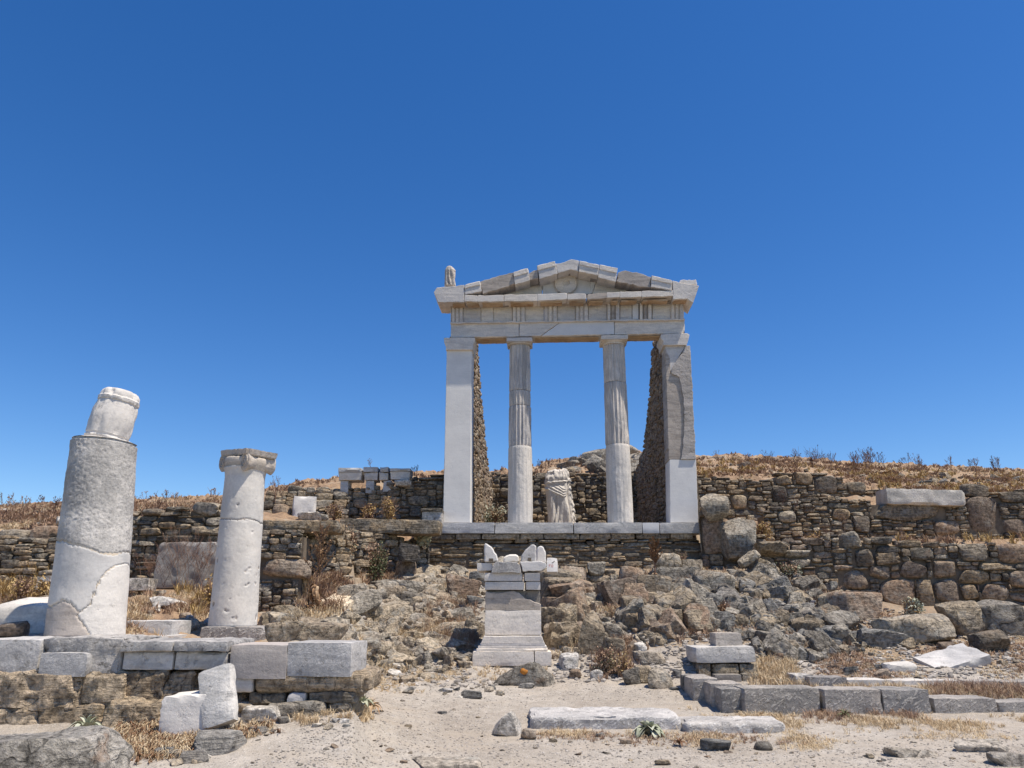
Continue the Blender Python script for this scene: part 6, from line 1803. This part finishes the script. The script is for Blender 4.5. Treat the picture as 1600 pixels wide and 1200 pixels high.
def shrub(u0, v0, u1, v1, mats, label, n=700, size=.05, Y=None, seed=None, twigs=60):
    rng = random.Random(seed or nseed())
    p = place((u0 + u1) / 2, v1, Y); px = depth(v1, p.y) / FPX
    rx, rz = (u1 - u0) / 2 * px, (v1 - v0) * px
    th = thing('shrub', label, 'shrub', p)
    V, F = [], []
    for _ in range(twigs):
        a = rng.uniform(0, 6.28); e = Vector((math.cos(a) * rx * rng.uniform(.3, .95), math.sin(a) * rx * .8 * rng.uniform(.2, .9), rz * rng.uniform(.5, 1.0)))
        m = Vector((e.x * .4 + rng.gauss(0, .02), e.y * .4, e.z * .55))
        tube(V, F, [Vector((0, 0, -.03)), m, e], .008, .003, 3)
    obj('twigs', mesh_np('twigs', V, F, 0, M['stalk']), th)
    for i, m in enumerate(mats):
        V, F = leaf_cloud(Vector((0, 0, 0)), rx * rng.uniform(.8, 1.15), rx * .9, rz * rng.uniform(.8, 1.1), int(n * .5) // len(mats), size * rng.uniform(.7, 1.2), rng, 9)
        obj('foliage', mesh_np('foliage', V, F, 0, M[m]), th)
    return th
shrub(568, 846, 610, 913, ('green', 'green', 'straw_brown'), 'dark green and brown bush in the gap of the collapsed wall', 2600, .05)
shrub(530, 828, 562, 868, ('greygreen', 'straw_brown', 'deadleaf'), 'grey-green low bush with dry leaves under the long ledge slab', 1200, .05)
shrub(506, 786, 538, 812, ('gold', 'straw_brown'), 'round golden shrub on the ledge right of the white squared block', 1100, .045, Y=17.0)
shrub(560, 784, 592, 814, ('gold', 'straw_brown', 'deadleaf'), 'left of two dry golden shrubs below the cornice pieces', 1100, .05, Y=18.2)
shrub(590, 774, 626, 814, ('gold', 'straw_brown'), 'right, taller of two dry golden shrubs below the cornice pieces', 1300, .05, Y=18.2)
shrub(750, 788, 795, 818, ('green', 'straw', 'greygreen'), 'green and straw-coloured tuft of weeds inside the temple by its left column', 1500, .05, Y=20.2)
shrub(1168, 815, 1210, 850, ('gold', 'gold', 'straw_brown'), 'bright golden shrub above the leaning stones right of the temple', 1200, .05, Y=17.6)
shrub(1255, 830, 1286, 856, ('gold', 'straw_brown'), 'small golden shrub on top of the left end of the retaining wall', 800, .05, Y=17.4)
shrub(1484, 838, 1512, 866, ('straw_brown', 'gold'), 'small brown and golden shrub above the retaining wall at right', 700, .05, Y=16.9)
shrub(1212, 876, 1258, 905, ('greygreen', 'green', 'straw_brown'), 'grey-green bush on the left foot of the retaining wall', 1300, .045)
shrub(1410, 936, 1446, 968, ('greygreen', 'straw', 'greygreen'), 'pale green cushion plant at the foot of the retaining wall', 1000, .05)
shrub(926, 1012, 966, 1054, ('green', 'straw_brown', 'straw_brown'), 'low green-brown bush at the foot of the tall leaning slab', 1300, .04)
shrub(955, 1022, 990, 1056, ('straw_brown', 'straw', 'gold'), 'brown dry bush beside the flat broken stones right of the altar', 1000, .04)
shrub(10, 898, 50, 938, ('gold', 'straw_brown'), 'golden shrub at the left edge behind the platform', 1000, .04, Y=11.8)
shrub(50, 902, 92, 936, ('gold', 'gold', 'straw'), 'golden shrub close left of the thick broken column', 1000, .04, Y=11.6)
shrub(312, 904, 346, 948, ('gold', 'gold', 'straw_brown'), 'golden shrub close left of the slimmer column', 1000, .04, Y=12.4)
shrub(1046, 862, 1078, 882, ('green', 'straw_brown'), 'small green plant under the right end of the terrace wall', 500, .04, Y=17.2)
shrub(880, 932, 900, 960, ('deadleaf', 'straw_brown'), 'rust-brown dry tuft in the fractured rock right of the altar', 500, .045, Y=14.2)
shrub(1110, 936, 1146, 964, ('straw_brown', 'deadleaf'), 'dry brown tuft among the rocks of the grey spur', 600, .04)

# dead stalks standing against the sky and by the walls
def stalk(u, v, hpx, label, group=None, Y=None, nb=7, seed=None, thick=1.0, lean=0, name='dry_weed'):
    rng = random.Random(seed or nseed())
    p = place(u, v, Y)
    if p is None: return
    px = depth(v, p.y) / FPX; h = hpx * px; r = .0032 * thick * max(1, p.y / 12)
    V, F = [], []
    for s in range(rng.randint(2, 4)):
        top = Vector((rng.gauss(lean, .22) * h, rng.gauss(0, .15) * h, h * rng.uniform(.7, 1.0)))
        base = Vector((rng.gauss(0, .06) * h, 0, -.03))
        pts = [base + (top - base) * f + Vector((math.sin(f * 3) * .05 * h, 0, 0)) for f in (0, .3, .6, 1)]
        tube(V, F, pts, r, r * .4, 3)
        for _ in range(nb):
            f = rng.uniform(.3, .95); q = base + (top - base) * f
            a = rng.uniform(0, 6.28); L = h * (1.05 - f) * rng.uniform(.35, .8)
            e = q + Vector((math.cos(a) * L * .55, math.sin(a) * L * .4, L * rng.uniform(.6, 1)))
            tube(V, F, [q, q + (e - q) * .5 + Vector((0, 0, -.02 * h)), e], r * .6, r * .3, 3)
            for _ in range(4):
                g = q + (e - q) * rng.uniform(.4, 1.0); d = Vector((rng.gauss(0, 1), rng.gauss(0, 1), rng.gauss(.3, 1))).normalized() * r * 4; n = d.cross(Vector((1, 0, .2))).normalized() * r * 1.3
                i = len(V); V += [tuple(g), tuple(g + d * .5 + n), tuple(g + d), tuple(g + d * .5 - n)]; F.append([i, i + 1, i + 2, i + 3])
    o = obj(name, mesh_np(name, V, F, 0, M['stalk']), None, p)
    tag(o, label, 'dry weed', group)
for u, v, h in ((4, 806, 40), (18, 806, 30), (36, 806, 34), (52, 806, 26), (66, 803, 36), (84, 802, 28), (98, 800, 22)):
    stalk(u, v, h, 'thin dead weed against the sky at the far left', 'dead weeds on the left skyline', Y=18.5, thick=1.6)
for u, v, h in ((208, 800, 26), (226, 800, 34), (246, 800, 30), (258, 798, 38), (270, 797, 34), (292, 795, 22), (338, 790, 36), (428, 782, 42), (440, 780, 26)):
    stalk(u, v, h, 'thin dead weed on the wall top beside the two left columns', 'dead weeds on the wall between the left columns', Y=15.2, thick=1.5)
for i in range(48):
    u = random.choice((1238, 1245, 1275, 1268, 1295, 1340, 1350, 1362, 1375, 1390, 1290, 1430, 1445, 1520, 1560, 1130, 1170, 1200, 1410, 1480)) + random.uniform(-7, 7)
    stalk(u, 728 + max(0, u - 1200) * .022, random.uniform(16, 38), 'thin dead weed on the skyline of the right hill', 'dead weeds on the right skyline', Y=29 + random.uniform(-2, 1), nb=6)
for u, v, h in ((648, 742, 18), (581, 733, 20), (752, 742, 16), (846, 734, 20), (858, 730, 14)):
    stalk(u, v, h, 'thin dead weed against the sky near the temple', 'dead weeds near the temple', Y=24.5 if u > 700 else 19.6)
for u, v, h in ((268, 912, 80), (282, 914, 100), (294, 914, 96), (303, 914, 70), (316, 912, 86), (258, 914, 60), (236, 912, 50), (222, 912, 60)):
    stalk(u, v, h, 'tall brown dry weed standing before the plastered wall', 'dry weeds before the plastered wall', Y=13.3, nb=12, thick=1.1)
for u, v, h in ((1240, 800, 30), (1300, 850, 40), (1318, 832, 36), (1405, 850, 40), (1222, 786, 30), (1262, 812, 34)):
    stalk(u, v, h, 'thin dry weed growing from the rubble walls at right', 'dry weeds in the right-hand walls', Y=18.0 if v < 820 else 16.6, nb=8)

# the tall dead flower stalks with their skirts of withered leaves
def leaf_mesh(name, L, w, bend, mat, curl=.2, n=6, seed=0):
    rng = random.Random(seed); V, F = [], []
    for i in range(n + 1):
        f = i / n; ww = w * math.sin(math.pi * min(1, f * .9 + .08)) ** .8 * (1 if i < n else .05)
        y = L * f * math.cos(bend * f * .5); z = L * f * math.sin(.9 - bend * f)
        V += [(-ww, y, z + curl * ww), (0, y, z - .15 * ww), (ww, y, z + curl * ww)]
    for i in range(n):
        for j in range(2): F.append([i * 3 + j, i * 3 + j + 1, i * 3 + j + 4, i * 3 + j + 3])
    me = mesh_np(name, V, F, 180, M[mat])
    return me
def dead_mullein(u, vtop, vbase, label, spread, Y=None, nleaf=44, lean=0.0, skirt=.34):
    rng = random.Random(nseed())
    p = place(u, vbase, Y); px = depth(vbase, p.y) / FPX; h = ZV(vtop, p.y) - p.z
    th = thing('dead_plant', label, 'dead plant', p)
    V, F = [], []
    top = Vector((lean * h, 0, h))
    ax = lambda f: Vector((lean * h * f + math.sin(f * 4) * .02 * h, 0, h * f))
    tube(V, F, [ax(i / 8) for i in range(9)], .016, .006, 6)
    obj('stem', mesh_np('stem', V, F, 180, M['stalk']), th)
    V, F, V2, F2_ = [], [], [], []
    for k in range(26):
        f = rng.uniform(.42, .93); q = ax(f); a = rng.uniform(0, 6.28); L = spread * px * rng.uniform(.5, 1.0) * (1.15 - f * .55)
        e = q + Vector((math.cos(a) * L * .75, math.sin(a) * L * .6, L * rng.uniform(.7, 1.3)))
        tube(V, F, [q, q + (e - q) * .5 - Vector((0, 0, .03)), e], .006, .004, 4)
        for _ in range(44):
            g = q + (e - q) * rng.uniform(.1, 1.08); d = Vector((rng.gauss(0, 1), rng.gauss(0, 1), rng.gauss(.3, 1))).normalized() * rng.uniform(.02, .045); n = d.cross(Vector((.4, .9, .2))).normalized() * .013
            i = len(V2); V2 += [tuple(g), tuple(g + d * .5 + n), tuple(g + d), tuple(g + d * .5 - n)]; F2_.append([i, i + 1, i + 2, i + 3])
    obj('branches', mesh_np('branches', V, F, 0, M['stalk']), th)
    o = obj('seed_heads', mesh_np('seed_heads', V2, F2_, 0, M['seed']), th); o['kind'] = 'stuff'
    lm = [leaf_mesh('dead_leaf', rng.uniform(.16, .30), rng.uniform(.02, .036), rng.uniform(2.2, 3.2), 'deadleaf', rng.uniform(-.5, .6), 6, i) for i in range(7)]
    for k in range(nleaf):
        f = rng.uniform(.02, skirt)
        o = obj('dead_leaf', rng.choice(lm), th, ax(f) + Vector((0, 0, .02)), (rng.gauss(-.5, .3), rng.gauss(0, .3), rng.uniform(0, 6.28)), (1, 1, rng.uniform(.8, 1.2)))
dead_mullein(483, 820, 966, 'tall dead plant with a skirt of withered leaves, right of the stepped wall', 34, Y=12.6, lean=.09, nleaf=90)
dead_mullein(1022, 842, 914, 'smaller dead brown stalk before the terrace wall, right of the altar', 18, Y=15.8, nleaf=16, lean=.05, skirt=.25)

def rosette(u, v, wpx, label, mat, Y=None, n=22, up=1.0, name='rosette_plant', slim=.26):
    rng = random.Random(nseed())
    p = place(u, v, Y); px = depth(v, p.y) / FPX; L = wpx * px * .72
    th = thing(name, label, 'plant', p)
    lm = [leaf_mesh('leaf', L * s, L * slim * s, b, mat, .5, 7, i) for i, (s, b) in enumerate(((1, 1.0), (.9, .8), (1.05, 1.3), (.7, .6), (.6, .4)))]
    for k in range(n):
        f = k / n
        o = obj('leaf', lm[min(4, int(f * 5)) if f > .4 else rng.randrange(3)], th, (0, 0, .01 + f * .02), (R(28) * f * up + rng.gauss(0, .1), rng.gauss(0, .12), k * 2.4 + rng.gauss(0, .2)), (1, 1, rng.uniform(.85, 1.2)))
    return th
rosette(1013, 1150, 42, 'woolly grey-green rosette plant in front of the long marble block on the path', 'greygreen', n=26, up=1.5)
shrub(645, 828, 675, 857, ('greygreen', 'straw', 'greygreen'), 'pale grey-green spiky plant at the left corner of the temple terrace', 520, .10, Y=17.25, twigs=14)
rosette(134, 1143, 46, 'green rosette plant with upright leaves below the stone platform', 'greygreen', n=16, up=1.6, slim=.16)
rosette(566, 1106, 34, 'woolly grey-green plant at the right corner of the stone platform', 'greygreen', n=22, up=1.8, slim=.14)
rosette(577, 1110, 34, 'withered yellowish plant beside the woolly one at the platform corner', 'deadleaf', n=18, up=1.2, slim=.12)
rosette(1320, 1122, 26, 'small green plant at the foot of the second kerb block', 'green', n=14, up=1.3, slim=.1)
rosette(1062, 1166, 20, 'tiny withered rosette in front of the gap between the two flat marble blocks', 'deadleaf', n=14, slim=.16)

# ------------------------------------------------------------------ kinds
for o in SC.objects:
    if o.parent is None and 'label' in o and 'kind' not in o:
        o['kind'] = 'thing'
